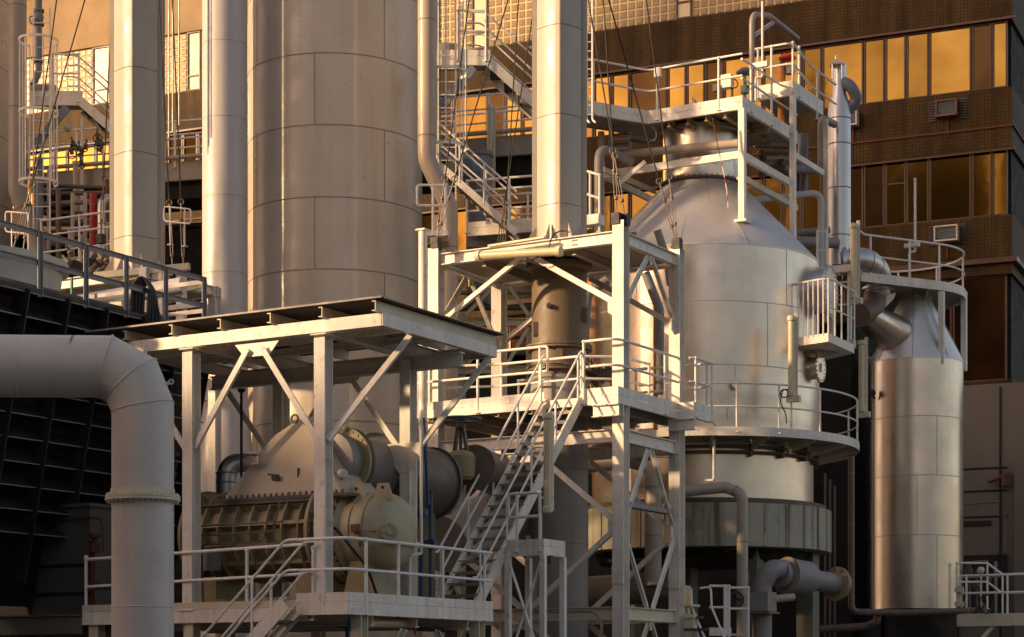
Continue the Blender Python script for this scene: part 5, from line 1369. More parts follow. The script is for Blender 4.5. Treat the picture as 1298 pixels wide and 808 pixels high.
cluster('teal domed valve actuator on the high platform by the davit', 944, 92, 46.3, [('dome', 0, 0, 1.0, 'bluegrey'), ('stem', 0, 0, 1.0, 'teal'), ('box', 0, 22, .8, 'teal'), ('wheel', 6, 16, .6, 'orange')])
cluster('dark red valve with orange pipe on the topmost platform', 998, 74, 47.6, [('dome', 0, 0, 1.0, 'red'), ('box', 3, 14, 1.0, 'machine_dark'), ('pipe', -8, 10, 1.4, 'orange'), ('wheel', -4, 6, .8, 'machine_dark'), ('box', 6, 12, .8, 'white')])
cluster('pale blue box valve with dark wheel on the high platform', 922, 104, 46.6, [('box', 0, 0, 1.3, 'white'), ('wheel', 8, 2, .8, 'orange'), ('stem', 6, 0, .9, 'machine_dark'), ('box', -14, 8, .7, 'machine_dark')])
hz = thing('hazard_tape', 'red and white tape hanging in front of the vessel neck', 'tape', P(903, 155, 44.6))
tp = [P(903, 150, 44.6), P(908, 176, 44.6), P(913, 200, 44.5), P(917, 218, 44.4), P(921, 240, 44.3), P(923, 264, 44.2)]
for i in range(5):
    for k in range(3):
        obj('tape_stripe', MB().bar(tp[i].lerp(tp[i + 1], k / 3), tp[i].lerp(tp[i + 1], (k + .97) / 3), .012, .05, V((0, 1, 0))), M['oldred' if i < 2 else ('red' if k % 2 else 'white')], hz)
tag(obj('wall_switch', MB().box(P(834, 92, 45.6), A, B, UP, .16, .1, .22), M['white']), 'small white switch box on a rail post of the high platform', 'box')

# pipework between the vessel neck and the vent column
VXc = G(1064, 50.0)
vcx = thing('vent_column', 'tall narrow silver vent column with a reduced top, right of the silver vessel', 'column', at(VXc, 8))
rb = 14.3 / F * 50
obj('shell', MB().lathe(VXc, [(rb, Z(338, 50)), (rb, Z(137, 50)), (rb * .62, Z(119, 50)), (rb * .62, Z(84, 50)), (rb * .5, Z(84, 50)), (rb * .5, Z(80, 50)), (0, Z(80, 50))], 40), M['steel2'], vcx)
b = MB()
for p in (152, 184, 240, 300): b.lathe(at(VXc, Z(p, 50)), [(rb - .005, -.012), (rb + .008, -.012), (rb + .008, .012), (rb - .005, .012)], 40, cap=False)
obj('band', b, M['seam'], vcx)
b = MB().box(P(1061, 82, 49.8), V((1, 0, 0)), V((0, 1, 0)), UP, .34, .3, .05); b.tube([P(1055, 82, 49.6), P(1055, 100, 49.6)], .02, 6); b.tube([P(1067, 82, 49.6), P(1067, 100, 49.6)], .02, 6); b.lathe(P(1060, 76, 49.8), [(0, 0), (.04, 0), (.04, .1), (0, .1)], 10)
obj('top_flange', b, M['steel2'], vcx)
obj('side_elbow', MB().tube(fillet([P(1066, 104, 50), P(1078, 108, 49.8), P(1087, 126, 49.9), P(1076, 140, 50)], .3), .15, 16), M['bluegrey'], vcx)
sweep_pipe('silver_pipe', [P(1012, 214, 49.0), P(1041, 215, 49.0), P(1041, 150, 49.0), P(1058, 158, 49.6)], .095, M['greypipe'], 'grey pipe rising beside the vent column with an elbow at both ends', 'pipe', fr=.2)
sweep_pipe('silver_pipe', [P(985, 215, 48.4), P(1040, 216, 48.8)], .10, M['greypipe'], 'short horizontal grey pipe left of the vent column', 'pipe')
sweep_pipe('pale_pipe', [P(955, 254, 48.2), P(1041, 244, 48.6), P(1041, 340, 48.6)], .085, M['pale'], 'pale pipe running right then down in front of the vent column', 'pipe', fr=.25)
sweep_pipe('grey_pipe', [P(1008, 307, 48.8), P(1060, 308, 49.6)], .14, M['greypipe'], 'flanged grey pipe entering the vent column low on its left', 'pipe')
sweep_pipe('grey_pipe', [P(1010, 296, 49.4), P(1052, 292, 49.4)], .09, M['greypipe'], 'upper thin grey pipe entering the vent column', 'pipe')
tag(obj('loop_ladder', MB().tube([P(1036, 338, 48.3), P(1036, 292, 48.3)], .03, 8).tube([P(1048, 340, 48.3), P(1048, 292, 48.3)], .03, 8).tube([P(1036, 294, 48.3), P(1048, 294, 48.3)], .02, 8).tube([P(1036, 318, 48.3), P(1048, 318, 48.3)], .02, 8), M['rail']), 'short white ladder stub on the left of the vent column foot', 'ladder')
pg = thing('neck_pipework', 'crowded dark pipes and valves under the high platform right of the vessel neck', 'pipework', P(980, 200, 48))
for k in range(6):
    obj('pipe', MB().tube(fillet([P(946 + 5 * k, 166 + 9 * k, 48.5 + .1 * k), P(1000 + 4 * k, 170 + 8 * k, 49.0), P(1002 + 3 * k, 230 + 4 * k, 49.0)], .2), .045 + .012 * (k % 3), 10), M[('machine_dark', 'greypipe', 'brownpipe')[k % 3]], pg)
for k in range(9):
    rr = random.Random(k)
    c = P(958 + rr.random() * 40, 176 + rr.random() * 50, 48.2)
    obj('valve', MB().lathe(c, [(0, 0), (.10, .02), (.10, .12), (.04, .16), (.04, .26), (0, .26)], 14, V((rr.random() - .5, -.6, .6))), M[('machine_dark', 'machine', 'rust')[k % 3]], pg)
obj('duct', MB().tube([P(1018, 250, 49.4), P(1018, 170, 49.4)], .13, 16), M['bluegrey'], pg)
obj('orange_riser', MB().tube([P(991, 150, 48.6), P(991, 92, 48.6)], .06, 10), M['orange'], pg)

# elbow duct from vent column to the right vessel
EL = sweep_pipe('silver_elbow', [P(1064, 332, 50.0), P(1096, 330, 50.0), P(1113, 345, 50.6), P(1113, 372, 50.8)], .34, M['steel2'], 'fat silver elbow duct at the foot of the vent column', 'duct', fr=.5, n=32, bands=.35)
obj('flange', MB().lathe(P(1070, 334, 49.9), [(.3, -.04), (.42, -.04), (.42, .04), (.3, .04)], 32, V((1, -.1, 0))), M['steel2'], EL); obj('flange', MB().lathe(P(1113, 366, 50.8), [(.3, -.03), (.42, -.03), (.42, .03), (.3, .03)], 32), M['steel2'], EL)
sweep_pipe('dark_elbow', [P(1110, 374, 50.8), P(1106, 394, 50.6), P(1090, 400, 50.2)], .31, M['brownpipe'], 'dark rusty elbow duct below the silver elbow', 'duct', fr=.5, n=28)

# cage balcony on the right side of the silver vessel
bz = Z(433, 45.2)
bc = G(1046, 45.4)
bal = thing('cage_balcony', 'small white balcony of vertical bars on the right side of the silver vessel', 'balcony', at(bc, bz))
pa, pb, pc = G(1012, 44.9), G(1050, 44.3), G(1083, 45.9)
obj('deck', MB().prism([at(p, bz - .16) for p in (pa, pb, pc, pc + V((-.5, .9, 0)), pa + V((0, .9, 0)))], (0, 0, .2)), M['white'], bal)
for i, (p, q, n_) in enumerate(((pa, pb, 6), (pb, pc, 4))):
    for k in range(n_ + (1 if i else 0)):
        u = p.lerp(q, k / n_); obj('bar', MB().tube([at(u, bz), at(u, bz + 1.30)], .02, 8), M['rail'], bal)
obj('top_rail', MB().tube(fillet([at(pa + V((0, .8, 0)), bz + 1.3), at(pa, bz + 1.3), at(pb, bz + 1.3), at(pc, bz + 1.3)], .4), .026, 8), M['rail'], bal)
obj('mid_rail', MB().tube([at(pb, bz + .65), at(pc, bz + .65)], .02, 8), M['rail'], bal)
obj('under_beam', MB().prism([P(1036, 452, 45.3), P(1082, 440, 46.0), P(1082, 430, 46.0), P(1036, 436, 45.3)], V((.1, .2, 0))), M['soffit'], bal)
ub = thing('balcony_frame', 'white box frame above the cage balcony', 'frame', P(1062, 350, 46.5))
obj('beam', MB().bar(P(1037, 344, 46.4), P(1078, 340, 46.3), .12, .17), M['white'], ub)
for px in (1054, 1077): obj('post', MB().bar(P(px, 432, 46.4), P(px, 342, 46.4), .09, .09, B), M['white'], ub)
obj('rail', MB().tube([P(1056, 360, 46.4), P(1076, 357, 46.4)], .02, 8), M['rail'], ub)
obj('rail', MB().tube([P(1056, 387, 46.4), P(1076, 386, 46.4)], .02, 8), M['rail'], ub)
for i, (px, y0, y1, D, lab) in enumerate(((1003, 401, 502, 43.6, 'upright unlit tube lamp on the big silver vessel above the ring platform rail'), (1082, 284, 378, 46.0, 'upright unlit tube lamp at the left end of the round platform'), (1092, 432, 522, 47.5, 'upright unlit tube lamp on the dark column left of the right vessel'))):
    t, d = tube_lamp(lab, P(px, y1, D), P(px, y0, D), .075)
    obj('backplate', MB().bar(P(px + 6, y1, D + .1), P(px + 6, y0 - 4, D + .1), .07, .09, V((0, 1, 0))), M['cream'], t)
    obj('bracket', MB().box(P(px + 3, y1 + 4, D), A, B, UP, .3, .14, .14), M['cream'], t)
tag(obj('lamp_mast', MB().tube([P(1003, 500, 43.75), P(1003, 546, 43.75)], .025, 8), M['cream']), 'short post carrying the tube lamp on the ring platform', 'post')
tag(obj('cable', MB().tube(fillet([P(1000, 494, 43.4), P(992, 494, 43.4), P(989, 510, 43.4), P(996, 525, 43.4), P(997, 537, 43.4)], .25), .016, 6).ring(P(994, 499, 43.4), .09, .014, V((0, 1, 0)), 18, 6), M['black']), 'coiled black cable at the ring platform rail below the tube lamp', 'cable')

# ================================================================== right vessel
RD = 52.0; RC = G(1160, RD); RR = 59.5 / F * RD
rv = thing('silver_vessel', 'slim silver clad vessel with cone top toned for sky reflection at the right', 'vessel', at(RC, 0))
zt, zb = Z(452, RD - RR), Z(771, RD - RR)
ZPTOP = Z(372, RD) + .0
s_ = obj('shell', MB().lathe(RC, [(0, zb), (RR, zb), (RR, zt - .01)], 96), M['steel'], rv)
c_ = obj('cone', MB().lathe(RC, [(RR + .012, zt - .02), (RR + .012, zt + .01), (.46, Z(380, 51.5)), (.44, ZPTOP)], 96), M['cone'], rv)
zs = [Z(p, RD - RR) for p in (527, 602, 678)]
b = seam_rings(RC, RR, zs, 96, .022, .004)
for i, (px, z0, z1) in enumerate(((1175, zs[1], zs[0]), (1175, zb, zs[2]), (1215, zb, zt), (1150, zs[2], zs[1]))): vert_seam(b, RC, RR, math.asin((px - 1160) / 59.6), z0, z1, .02, .004)
obj('sheet_seam', b, M['sheetseam'], s_)
b = MB()
for a in (-60, -15, 30, 75):
    d = V((math.sin(R(a)), -math.cos(R(a)), 0)); b.bar(at(RC + d * (RR + .012), zt + .02), at(RC + d * .48, Z(377, 51.5)), .02, .012, d)
obj('cone_seam', b, M['sheetseam'], c_)
sk = MB().lathe(RC, [(RR * .72, 0), (RR * .72, zb - .01)], 64); obj('skirt', sk, M['voidshade'], rv)
ic = MB(); p = P(1100, 398, 51.2); q = P(1132, 430, 51.6)
obj('inlet_duct', MB().tube([P(1094, 397, 50.4), q + V((.4, .3, -.05))], [.32, .62], 40), M['steel'], rv)
dc = G(1116, 54.4)
tag(obj('dark_column', MB().lathe(dc, [(0, 3.4), (.67, 3.4), (.67, Z(452, 54)), (.3, Z(430, 54)), (0, Z(430, 54))], 56), mat('dark_blue_paint', (.055, .065, .075), .35, var=.1)), 'dark blue grey cylinder column left behind the right silver vessel', 'vessel')
sweep_pipe('downpipe', [P(1096, 454, 51.6), P(1107.5, 455, 51.6), P(1107.5, 772, 51.6)], .05, M['tanpipe'], 'thin tan downpipe between the dark column and the right silver vessel', 'pipe', fr=.08)
tag(obj('knob', MB().lathe(P(1105, 499, 51.4), [(0, 0), (.09, 0), (.09, .12), (0, .12)], 14, V((0, -1, 0))).tube([P(1105, 499, 51.4), P(1109, 506, 51.4)], .03, 8), M['black']), 'small black gauge on the downpipe left of the right vessel', 'gauge')
sweep_pipe('drain_main', [P(1040, 566, 49.4), P(1079, 572, 49.4), P(1079, 776, 49.4), P(1150, 777, 49.6), P(1243, 774, 49.6)], .085, M['brownpipe'], 'brown pipe coming down left of the dark column then running right along the bottom', 'pipe', fr=.22, bands=1.3)
sweep_pipe('drain_main', [P(1040, 798, 49.9), P(1100, 794, 49.9), P(1112, 788, 49.7), P(1112, 780, 49.7)], .10, M['brownpipe'], 'short brown pipe joining the bottom main from the left', 'pipe')

# round platform over the right vessel
PC2 = V((10.4, 52.66, 0)); PR = 1.9; ZPp = Z(372, RD)
rp2 = thing('round_platform', 'white platform with rounded end and rails above the right silver vessel', 'platform', at(PC2, ZPp))
def RPt(a, r=PR): return PC2 + V((math.sin(R(a)), -math.cos(R(a)), 0)) * r
fl_ = V((9.0, 49.83, 0)); arc_ = [RPt(a) for a in range(27, 206, 6)]
back_ = V((9.5, 54.0, 0))
obj('deck', MB().prism([at(q, ZPp - .05) for q in [fl_] + arc_ + [back_]], (0, 0, .05)), M['soffit'], rp2)
b = MB(); pp_ = [fl_] + arc_
for q0_, q1_ in zip(pp_[:-1], pp_[1:]): b.bar(at(q0_, ZPp), at(q1_, ZPp), .016, .24)
obj('toe_plate', b, M['white'], rp2)
pl_ = fl_ - V((.28, -.25, 0))
obj('walk_edge', MB().bar(at(fl_, ZPp), at(pl_, ZPp + .32), .02, .24), M['white'], rp2)
inn = [at(pl_, ZPp + .38), at(fl_ + V((.1, .08, 0)), ZPp)] + [at(RPt(a, PR - .03), ZPp) for a in range(27, 206, 6)]
obj('top_rail', MB().tube([p + UP * 1.1 for p in inn], .028, 8), M['rail'], rp2); obj('mid_rail', MB().tube([p + UP * .56 for p in inn], .024, 8), M['rail'], rp2)
fr2 = RPt(27)
for q in (fl_.lerp(fr2, .12), fl_.lerp(fr2, .62), RPt(28, PR - .03), RPt(88, PR - .03), RPt(130, PR - .03), RPt(165, PR - .03), RPt(200, PR - .03)):
    obj('post', MB().tube([at(q, ZPp - .05), at(q, ZPp + 1.09)], .026, 8), M['rail'], rp2)
for (a_, b_) in ((.25, .55), (.9, .6)):
    q = fl_.lerp(fr2, a_) + V((-.05, .1, 0)); obj('bracket', MB().prism([at(q, ZPp - .055), at(q + V((.05, 1.3, 0)), ZPp - .055), at(q + V((.05, 1.3, 0)), ZPp - .6)], V((.02, 0, 0))), M['white'], rp2)
for (px, y1, D) in ((1193.5, 462, 50.9), (1222, 470, 52.4)):
    obj('hanger', MB().bar(P(px, y1, D), P(px, 370, D), .14, .14, B), M['white'], rp2)
    obj('bracket', MB().box(P(px - 4, y1 - 4, D + .05), A, B, UP, .25, .2, .22), M['cream'], rp2)
obj('deck_brace', MB().prism([P(1117, 376, 50.6), P(1136, 371, 50.6), P(1133, 379, 50.6), P(1117, 395, 50.6)], V((0, .05, 0))), M['white'], rp2)
for k in (-.5, .3): obj('joist', MB().ibeam(at(PC2 + V((k, -1.5, 0)), ZPp - .14), at(PC2 + V((k + .3, 1.5, 0)), ZPp - .14), .16, .1), M['soffit'], rp2)
tag(obj('lamp_pole', MB().tube(fillet([P(1153, 352, 50.6), P(1153, 320, 50.6), P(1160, 319, 50.6), P(1160, 226, 50.6)], .06), .032, 8).box(P(1156, 311, 50.6), A, B, UP, .4, .12, .1), M['white']), 'thin white cranked pole rising from the round platform rail', 'pole')

# ================================================================== bottom centre pipework
hv = thing('process_piping', 'pale clad elbow, fat reducer and flanged pipe low below the ring trough', 'pipework', P(985, 750, 44))
p = [P(966, 830, 43.2), P(966, 742, 43.2), P(976, 722, 43.2), P(994, 722, 43.6)]
obj('elbow', MB().tube(fillet(p, .35), .22, 24), M['greypipe'], hv)
ax = (P(1070, 741, 45) - P(990, 727, 43.6)).normalized(); o = P(988, 728, 43.5)
obj('reducer', MB().lathe(o, [(0, 0), (.30, 0), (.30, .12), (.24, .12), (.24, .2), (.38, .22), (.40, .25), (.40, .92), (.26, 1.12), (.24, 1.14), (.24, 2.0), (.33, 2.0), (.33, 2.12), (0, 2.12)], 36, ax), M['greypipe'], hv)
obj('flange', MB().lathe(o + ax * .22, [(.38, 0), (.42, 0), (.42, .06), (.38, .06)], 36, ax, cap=False), M['machine'], hv); obj('flange', MB().lathe(o + ax * 1.92, [(.24, 0), (.40, 0), (.40, .07), (.24, .07)], 36, ax), M['machine'], hv)
obj('junction_box', MB().box(P(964, 763, 43.0), A, B, UP, .56, .5, .42), M['greypipe'], hv)
obj('box_rim', MB().box(P(964, 777, 43.0), A, B, UP, .66, .6, .05), M['brownpipe'], hv)
obj('branch', MB().tube([P(978, 760, 43.1), P(1006, 757, 43.3)], .09, 14), M['tanpipe'], hv)
sweep_pipe('bent_pipe', [P(866, 623, 43.1), P(920, 618, 43.1), P(941, 626, 42.9), P(941, 850, 42.9)], .125, M['tanpipe'], 'grey tan pipe bending down in front of the ring trough', 'pipe', fr=.3, n=22, bands=1.2)
hw = thing('hand_wheel_valve', 'black hand wheel valve left of the clad elbow at the bottom', 'valve', P(934, 760, 42.6))
b = MB().ring(P(934, 760, 42.6), .17, .022, V((.5, -1, .1)), 22, 6)
for k in range(3): 
    a = k * math.pi / 3; x = V((.89, .45, 0)); b.tube([P(934, 760, 42.6) + (x * math.cos(a) + UP * math.sin(a)) * .17, P(934, 760, 42.6) - (x * math.cos(a) + UP * math.sin(a)) * .17], .012, 6)
obj('wheel', b, M['black'], hw); obj('stem', MB().tube([P(934, 760, 42.6), P(942, 760, 42.9)], .03, 8), M['black'], hw)
bs = thing('short_stair', 'short white stair and railed landing at the bottom, right of the tower', 'stair', P(900, 800, 40.5))
z = Z(803, 40.8); l0, l1 = P(899, 803, 40.8), P(927, 803, 40.9)
deck(bs, [at(l0, 0), at(l1, 0), at(l1 + B * 1, 0), at(l0 + B, 0)], z, .05); toe(bs, [at(l0, 0), at(l1, 0)], z - .05, z + .12)
railing(bs, [at(l0, z), at(l1 - V((.05, 0, 0)), z)], 1.0, posts=[at(l0.lerp(l1, .7), z), at(l1 - V((.05, 0, 0)), z)])
railing(bs, [at(l0 + B * .9, z), at(l1 + B * .9, z)], 1.0, spacing=.5)
for px in (866, 891):
    obj('hand_rail', MB().tube(fillet([P(px - 4, 746, 40.6), P(px + 10, 744, 40.6), P(px + 11, 770, 40.4), P(px + 36, 830, 39.6)], .2), .024, 8), M['rail'], bs)
obj('stringer', MB().bar(P(866, 769, 40.5), P(900, 850, 39.6), .04, .2), M['white'], bs); obj('step', MB().box(P(870, 768, 40.5), A, B, UP, .4, .5, .05), M['cream'], bs)
for k in range(4): obj('step', MB().box(P(876 + 7 * k, 783 + 15 * k, 40.3 - .2 * k), A, B, UP, .5, .22, .04), M['grating'], bs)
tag(obj('meter_box', MB().box(P(875, 797, 40.2), A, B, UP, .22, .2, .62).box(P(875, 783, 40.2), A, B, UP, .28, .26, .04), M['cream']), 'cream meter box at the foot of the short stair', 'box')
sweep_pipe('stub_pipe', [P(918, 697, 44.5), P(936, 693, 44.0)], .06, M['brownpipe'], 'short dark stub pipe left of the bent pipe', 'pipe')
# small stuff in the dark gap
for k, px in enumerate((1046, 1052, 1058)):
    tag(obj('conduit', MB().tube([P(px, 830, 50.6), P(px, 600 + 8 * k, 50.6)], .03, 8), M['brownpipe']), ['leftmost thin dark conduit in the shade beside the trough', 'middle thin dark conduit in the shade beside the trough', 'rightmost thin dark conduit in the shade beside the trough'][k], 'conduit')
# lower right walkway
q0, q1 = P(1213, 782, 49.6), P(1330, 770, 48.6)
rw = thing('corner_walkway', 'cream walkway with guard rails in the bottom right corner', 'walkway', q0)
zz = Z(779, 49.4)
deck(rw, [at(q0, 0), at(q1, 0), at(q1 + V((.4, 1.4, 0)), 0), at(q0 + V((.4, 1.4, 0)), 0)], zz, .05, M['cream'])
edge_channels(rw, [at(q0, 0), at(q1, 0)], zz - .3, zz + .02, M['cream'])
railing(rw, [at(q0 + V((.25, .03, 0)), zz), at(q1, zz)], 1.0, spacing=.95, loop=(True, False))
railing(rw, [at(q0 + V((.3, 1.3, 0)), zz + .3), at(q0 + V((1.1, 1.3, 0)), zz + .3), at(q0 + V((1.5, 1.3, 0)), zz), at(q1 + V((.3, 1.3, 0)), zz)], 1.1, spacing=.9)
obj('strut', MB().bar(P(1240, 815, 49.4), P(1262, 790, 49.3), .06, .1), M['cream'], rw)
tag(obj('ball_lamp', MB().lathe(P(1243.5, 723, 49.2), [(0, -.09), (.06, -.08), (.09, -.03), (.09, .03), (.06, .08), (0, .09)], 20).tube([P(1243.5, 727, 49.2), P(1243.5, 770, 49.2)], .025, 8), M['cream']), 'small cream ball on a rod by the corner walkway rail', 'gauge')
vb = thing('wheel_valve', 'dark wheel valve on the end of the bottom main, by the corner walkway', 'valve', P(1246, 768, 49.3))
obj('body', MB().lathe(P(1244, 774, 49.5), [(0, -.2), (.12, -.16), (.16, 0), (.12, .16), (0, .2)], 18), M['machine_dark'], vb)
obj('wheel', MB().ring(P(1250, 766, 49.0), .24, .022, V((.7, -1, .0)), 26, 6).tube([P(1250, 766, 49.0), P(1245, 770, 49.4)], .02, 6), M['black'], vb)
tag(obj('hose_clamp_stand', MB().bar(P(1216, 790, 49.7), P(1216, 742, 49.7), .09, .09, B).box(P(1216, 748, 49.6), A, B, UP, .22, .12, .12).box(P(1216, 766, 49.6), A, B, UP, .22, .12, .12), M['cream']), 'small cream bracket stand at the lower right corner of the slim vessel', 'stand')

# clutter at the foot of the right vessel
ck = thing('small_pipework', 'dim small pipes and valves at the lower right foot of the slim silver vessel', 'pipework', P(1225, 740, 51))
for k, (px0, py0, px1, py1) in enumerate(((1218, 714, 1252, 711), (1222, 732, 1268, 730), (1228, 790, 1228, 716), (1238, 790, 1238, 722), (1262, 780, 1262, 712), (1272, 700, 1272, 650), (1216, 640, 1268, 636))):
    obj('pipe', MB().tube([P(px0, py0, 51.5 + .1 * k), P(px1, py1, 51.5 + .1 * k)], .03 + .012 * (k % 3), 10), M[('brownpipe', 'greypipe', 'machine_dark')[k % 3]], ck)
for k, (px, py) in enumerate(((1228, 724), (1238, 742), (1252, 733))):
    obj('valve', MB().lathe(P(px, py, 51.5), [(0, -.08), (.08, -.06), (.08, .06), (0, .08)], 14), M['machine_dark'], ck)
    obj('hand_wheel', MB().ring(P(px, py, 51.2), .12, .018, V((.4, -1, 0)), 18, 6), M['machine_dark'], ck)
# ================================================================== cooling tower with black louvres on the left
L0 = V((-7.6, 33.7, 0))
def Lp(s, z, lean=.22): return at(L0 + B * s + A * ((z - 8.3) * lean), z)
s0, s1 = -2.35, 3.9
ct = thing('cooling_tower', 'cooling tower with sloping black louvre wall at the left', 'cooling tower', at(L0, 0))
back = MB().prism([Lp(s0, 8.25) - A * .55, Lp(s1, 8.25) - A * .55, Lp(s1, 3.0) - A * .55, Lp(s0, 3.0) - A * .55], -A * .2)
obj('inner_wall', back, M['slit'], ct)
obj('tower_top', MB().prism([at(Lp(s0, 8.33), 8.25), at(Lp(s1, 8.33), 8.25), at(Lp(s1, 8.33) - A * 4.5, 8.25), at(Lp(s0, 8.33) - A * 4.5, 8.25)], (0, 0, .08)), M['louvre'], ct)
b = MB(); z = 8.22; k = 0
while z > 4.2:
    p, q = Lp(s0, z), Lp(s1, z)
    d = B; n_ = (A * .74 + UP * .67).normalized()
    c0, c1 = (p + q) / 2, 0
    h = .30
    dirv = (A * .80 - UP * .6).normalized()
    b.box((p + q) / 2 - A * .17 + UP * .13, d, dirv, d.cross(dirv), s1 - s0, .40, .02)
    z -= .40; k += 1
sl_o = obj('louvre_slats', b, M['louvre'], ct)
b = MB(); s = s0 + .15
while s < s1:
    b.bar(Lp(s, 8.3) - A * .06, Lp(s, 3.4) - A * .06, .03, .35, A); s += .98
obj('mullions', b, M['louvre'], ct)
b = MB(); z = 8.22
while z > 4.2:
    b.bar(Lp(s0, z + .015) + A * .01, Lp(s1, z + .015) + A * .01, .018, .018); z -= .40
obj('slat_edge', b, M['greyrail'], ct)
fc = at(P(-42, 340, 35.6), 0)
fr_ = 124 / F * 35.6
obj('fan_stack', MB().lathe(fc, [(fr_ * 1.0, 8.33), (fr_ * .93, 8.8), (fr_ * .95, 9.15), (fr_ * 1.02, 9.22), (fr_ * 1.02, 9.34), (fr_ * .92, 9.34), (fr_ * .9, 8.4)], 80, cap=False), mat('fan_ring_paint', (.50, .52, .45), .5, var=.08, streak=.2), ct)
# dark grey angle iron guard rail
gr = thing('angle_iron_rail', 'dark grey angle iron guard rail on top of the black louvres', 'railing', at(Lp(0, 8.33), 8.33))
def rl(z): return (at(Lp(s0, 8.33) - A * .05, z), at(Lp(s1 - .35, 8.33) - A * .05, z))
for z in (9.28, 8.78):
    p, q = rl(z); obj('rail', MB().bar(p, q, .012, .09).bar(p, q, .07, .012, UP, .045), M['greyrail'], gr)
for px in (50, 108, 159, 209, 258):
    p = along(Lp(0, 8.33) - A * .03, B, px); obj('post', MB().bar(at(p, 8.2), at(p, 9.33), .085, .012, A).bar(at(p + B * .04, 8.2), at(p + B * .04, 9.33), .012, .085, A), M['greyrail'], gr)
for k, z in enumerate((9.25, 8.7)):
    obj('rail', MB().bar(at(Lp(s1 - .35, 8.33) - A * .06, z), at(Lp(s1 - .35, 8.33) - A * 4.2, z), .012, .08), M['greyrail'], gr)
hs = thing('hose_coil', 'black hose coil hung over the angle iron rail', 'hose', P(180, 360, 35.4))
for k in range(4):
    o = V((.03 * k, .03 * k, -.02 * k))
    obj('hose_loop', MB().tube(fillet([P(167 + 2 * k, 412, 35.2) + o, P(168 + 2 * k, 362, 35.2) + o, P(179, 350, 35.3) + o, P(190 - k, 362, 35.3) + o, P(188 + 3 * k, 412, 35.3) + o], .25), .035, 8), M['black'], hs)

# horizontal pale pipes behind that rail
sweep_pipe('header_pipe', [P(78, 388, 40.5), P(232, 362, 39.6)], .17, M['pale'], 'pale horizontal header pipe behind the angle iron rail', 'pipe', n=20)
sweep_pipe('header_pipe', [P(95, 402, 38.6), P(158, 386, 38.2)], .12, M['cream'], 'cream flanged pipe below the pale header, behind the angle iron rail', 'pipe')
tag(obj('stand_pipe', MB().tube([P(91, 420, 38), P(91, 352, 38)], .03, 8), M['teal']), 'thin green stand pipe behind the angle iron rail', 'pipe')
pq = thing('pump_cluster', 'dark pumps and small pipes behind the angle iron rail', 'pump', P(110, 340, 43))
rr = random.Random(5)
for k in range(12):
    c = P(85 + rr.random() * 60, 325 + rr.random() * 30, 43 + rr.random())
    obj('pump_part', MB().lathe(c, [(0, 0), (.06, 0), (.08, .03), (.08, .13), (.035, .16), (.035, .28), (0, .28)], 14, V((rr.random() - .5, rr.random() - .5, .5))), M[('machine_dark', 'brownpipe', 'machine_dark')[k % 3]], pq)
wf = thing('steel_stand', 'white steel frame and cabinet right of the rear left chimney foot', 'frame', P(235, 380, 41))
for px in (205, 230): obj('post', MB().bar(P(px, 470, 41), P(px, 345, 41), .2 if px == 230 else .1, .12, B), M['white'], wf)
obj('beam', MB().bar(P(120, 350, 41.4), P(240, 338, 40.8), .1, .14), M['cream'], wf)
obj('beam', MB().bar(P(196, 374, 41), P(262, 360, 40.8), .1, .14), M['cream'], wf)
obj('beam', MB().bar(P(198, 393, 41), P(262, 385, 40.8), .08, .1), M['white'], wf)
lr = thing('side_gate', 'white looped gate rails right of the rear left chimney, above the grey rail', 'gate', P(222, 300, 41.5))
railing(lr, [P(216, 304, 41.6), P(234, 306, 41.4)], .7, loop=(True, True), spacing=.5, r=.018, m=M['pale'])
lr2 = thing('side_gate', 'white looped gate rail at the lower left, beside the tan downpipe bend', 'gate', P(20, 322, 43))
railing(lr2, [P(15, 326, 43), P(36, 328, 42.8)], 1.0, loop=(True, False), spacing=.5, r=.018, m=M['pale'])

# dim middle left: platforms, pipes
mz = Z(322, 47.5)
p0, p1 = G(52, 48.3), G(150, 47.2)
ml = thing('middle_walkway', 'white railed walkway in the dim area left of the rear left chimney', 'walkway', p0.lerp(p1, .5) + UP * mz)
deck(ml, [p0, p1, p1 + B * 1.5, p0 + B * 1.5], mz, .08); railing(ml, [at(p0, mz), at(p1, mz)], 1.0, spacing=1.0, mids=(.62, .2)); railing(ml, [at(p0 + B, mz), at(p1 + B, mz)], 1.0, spacing=1.0)
sweep_pipe('red_riser', [P(118, 330, 48.6), P(118, 246, 48.6)], .10, M['red'], 'red riser pipe in the dim area left of the rear chimney', 'pipe', bands=.7)
sweep_pipe('silver_riser', [P(129, 330, 48.4), P(129, 256, 48.4), P(138, 250, 48.6), P(145, 262, 48.6)], .11, M['steel2'], 'silver riser pipe with a bend beside the red riser', 'pipe', bands=.9)
bl_ = thing('shade_mass', 'block coloured near black for the deep shade below the rear walkway on the left', 'building', G(100, 53))  # black block added as the deep shade behind the left pipes
obj('black_mass', MB().box(at(G(120, 54.5), 7.4), wd, wn, UP, 11.5, 2.5, 13.0), M['voidshade'], bl_)
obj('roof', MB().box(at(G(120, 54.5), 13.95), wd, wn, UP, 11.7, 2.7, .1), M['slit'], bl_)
dp = thing('dim_pipework', 'dark pipes crossing in the shade behind the left cage ladder', 'pipework', P(80, 270, 50))
for k in range(7):
    rr = random.Random(40 + k); y = 232 + 12 * k
    obj('pipe', MB().tube([P(44, y + rr.random() * 6, 50.2), P(146, y + 10 * (rr.random() - .2), 50.0)], .05 + .05 * rr.random(), 10), M[('machine_dark', 'brownpipe', 'greypipe', 'rust')[k % 4]], dp)
for px in (108, 92): obj('standard', MB().bar(P(px, 330, 49.5), P(px, 245, 49.5), .07, .07, B), M['cream'], dp)
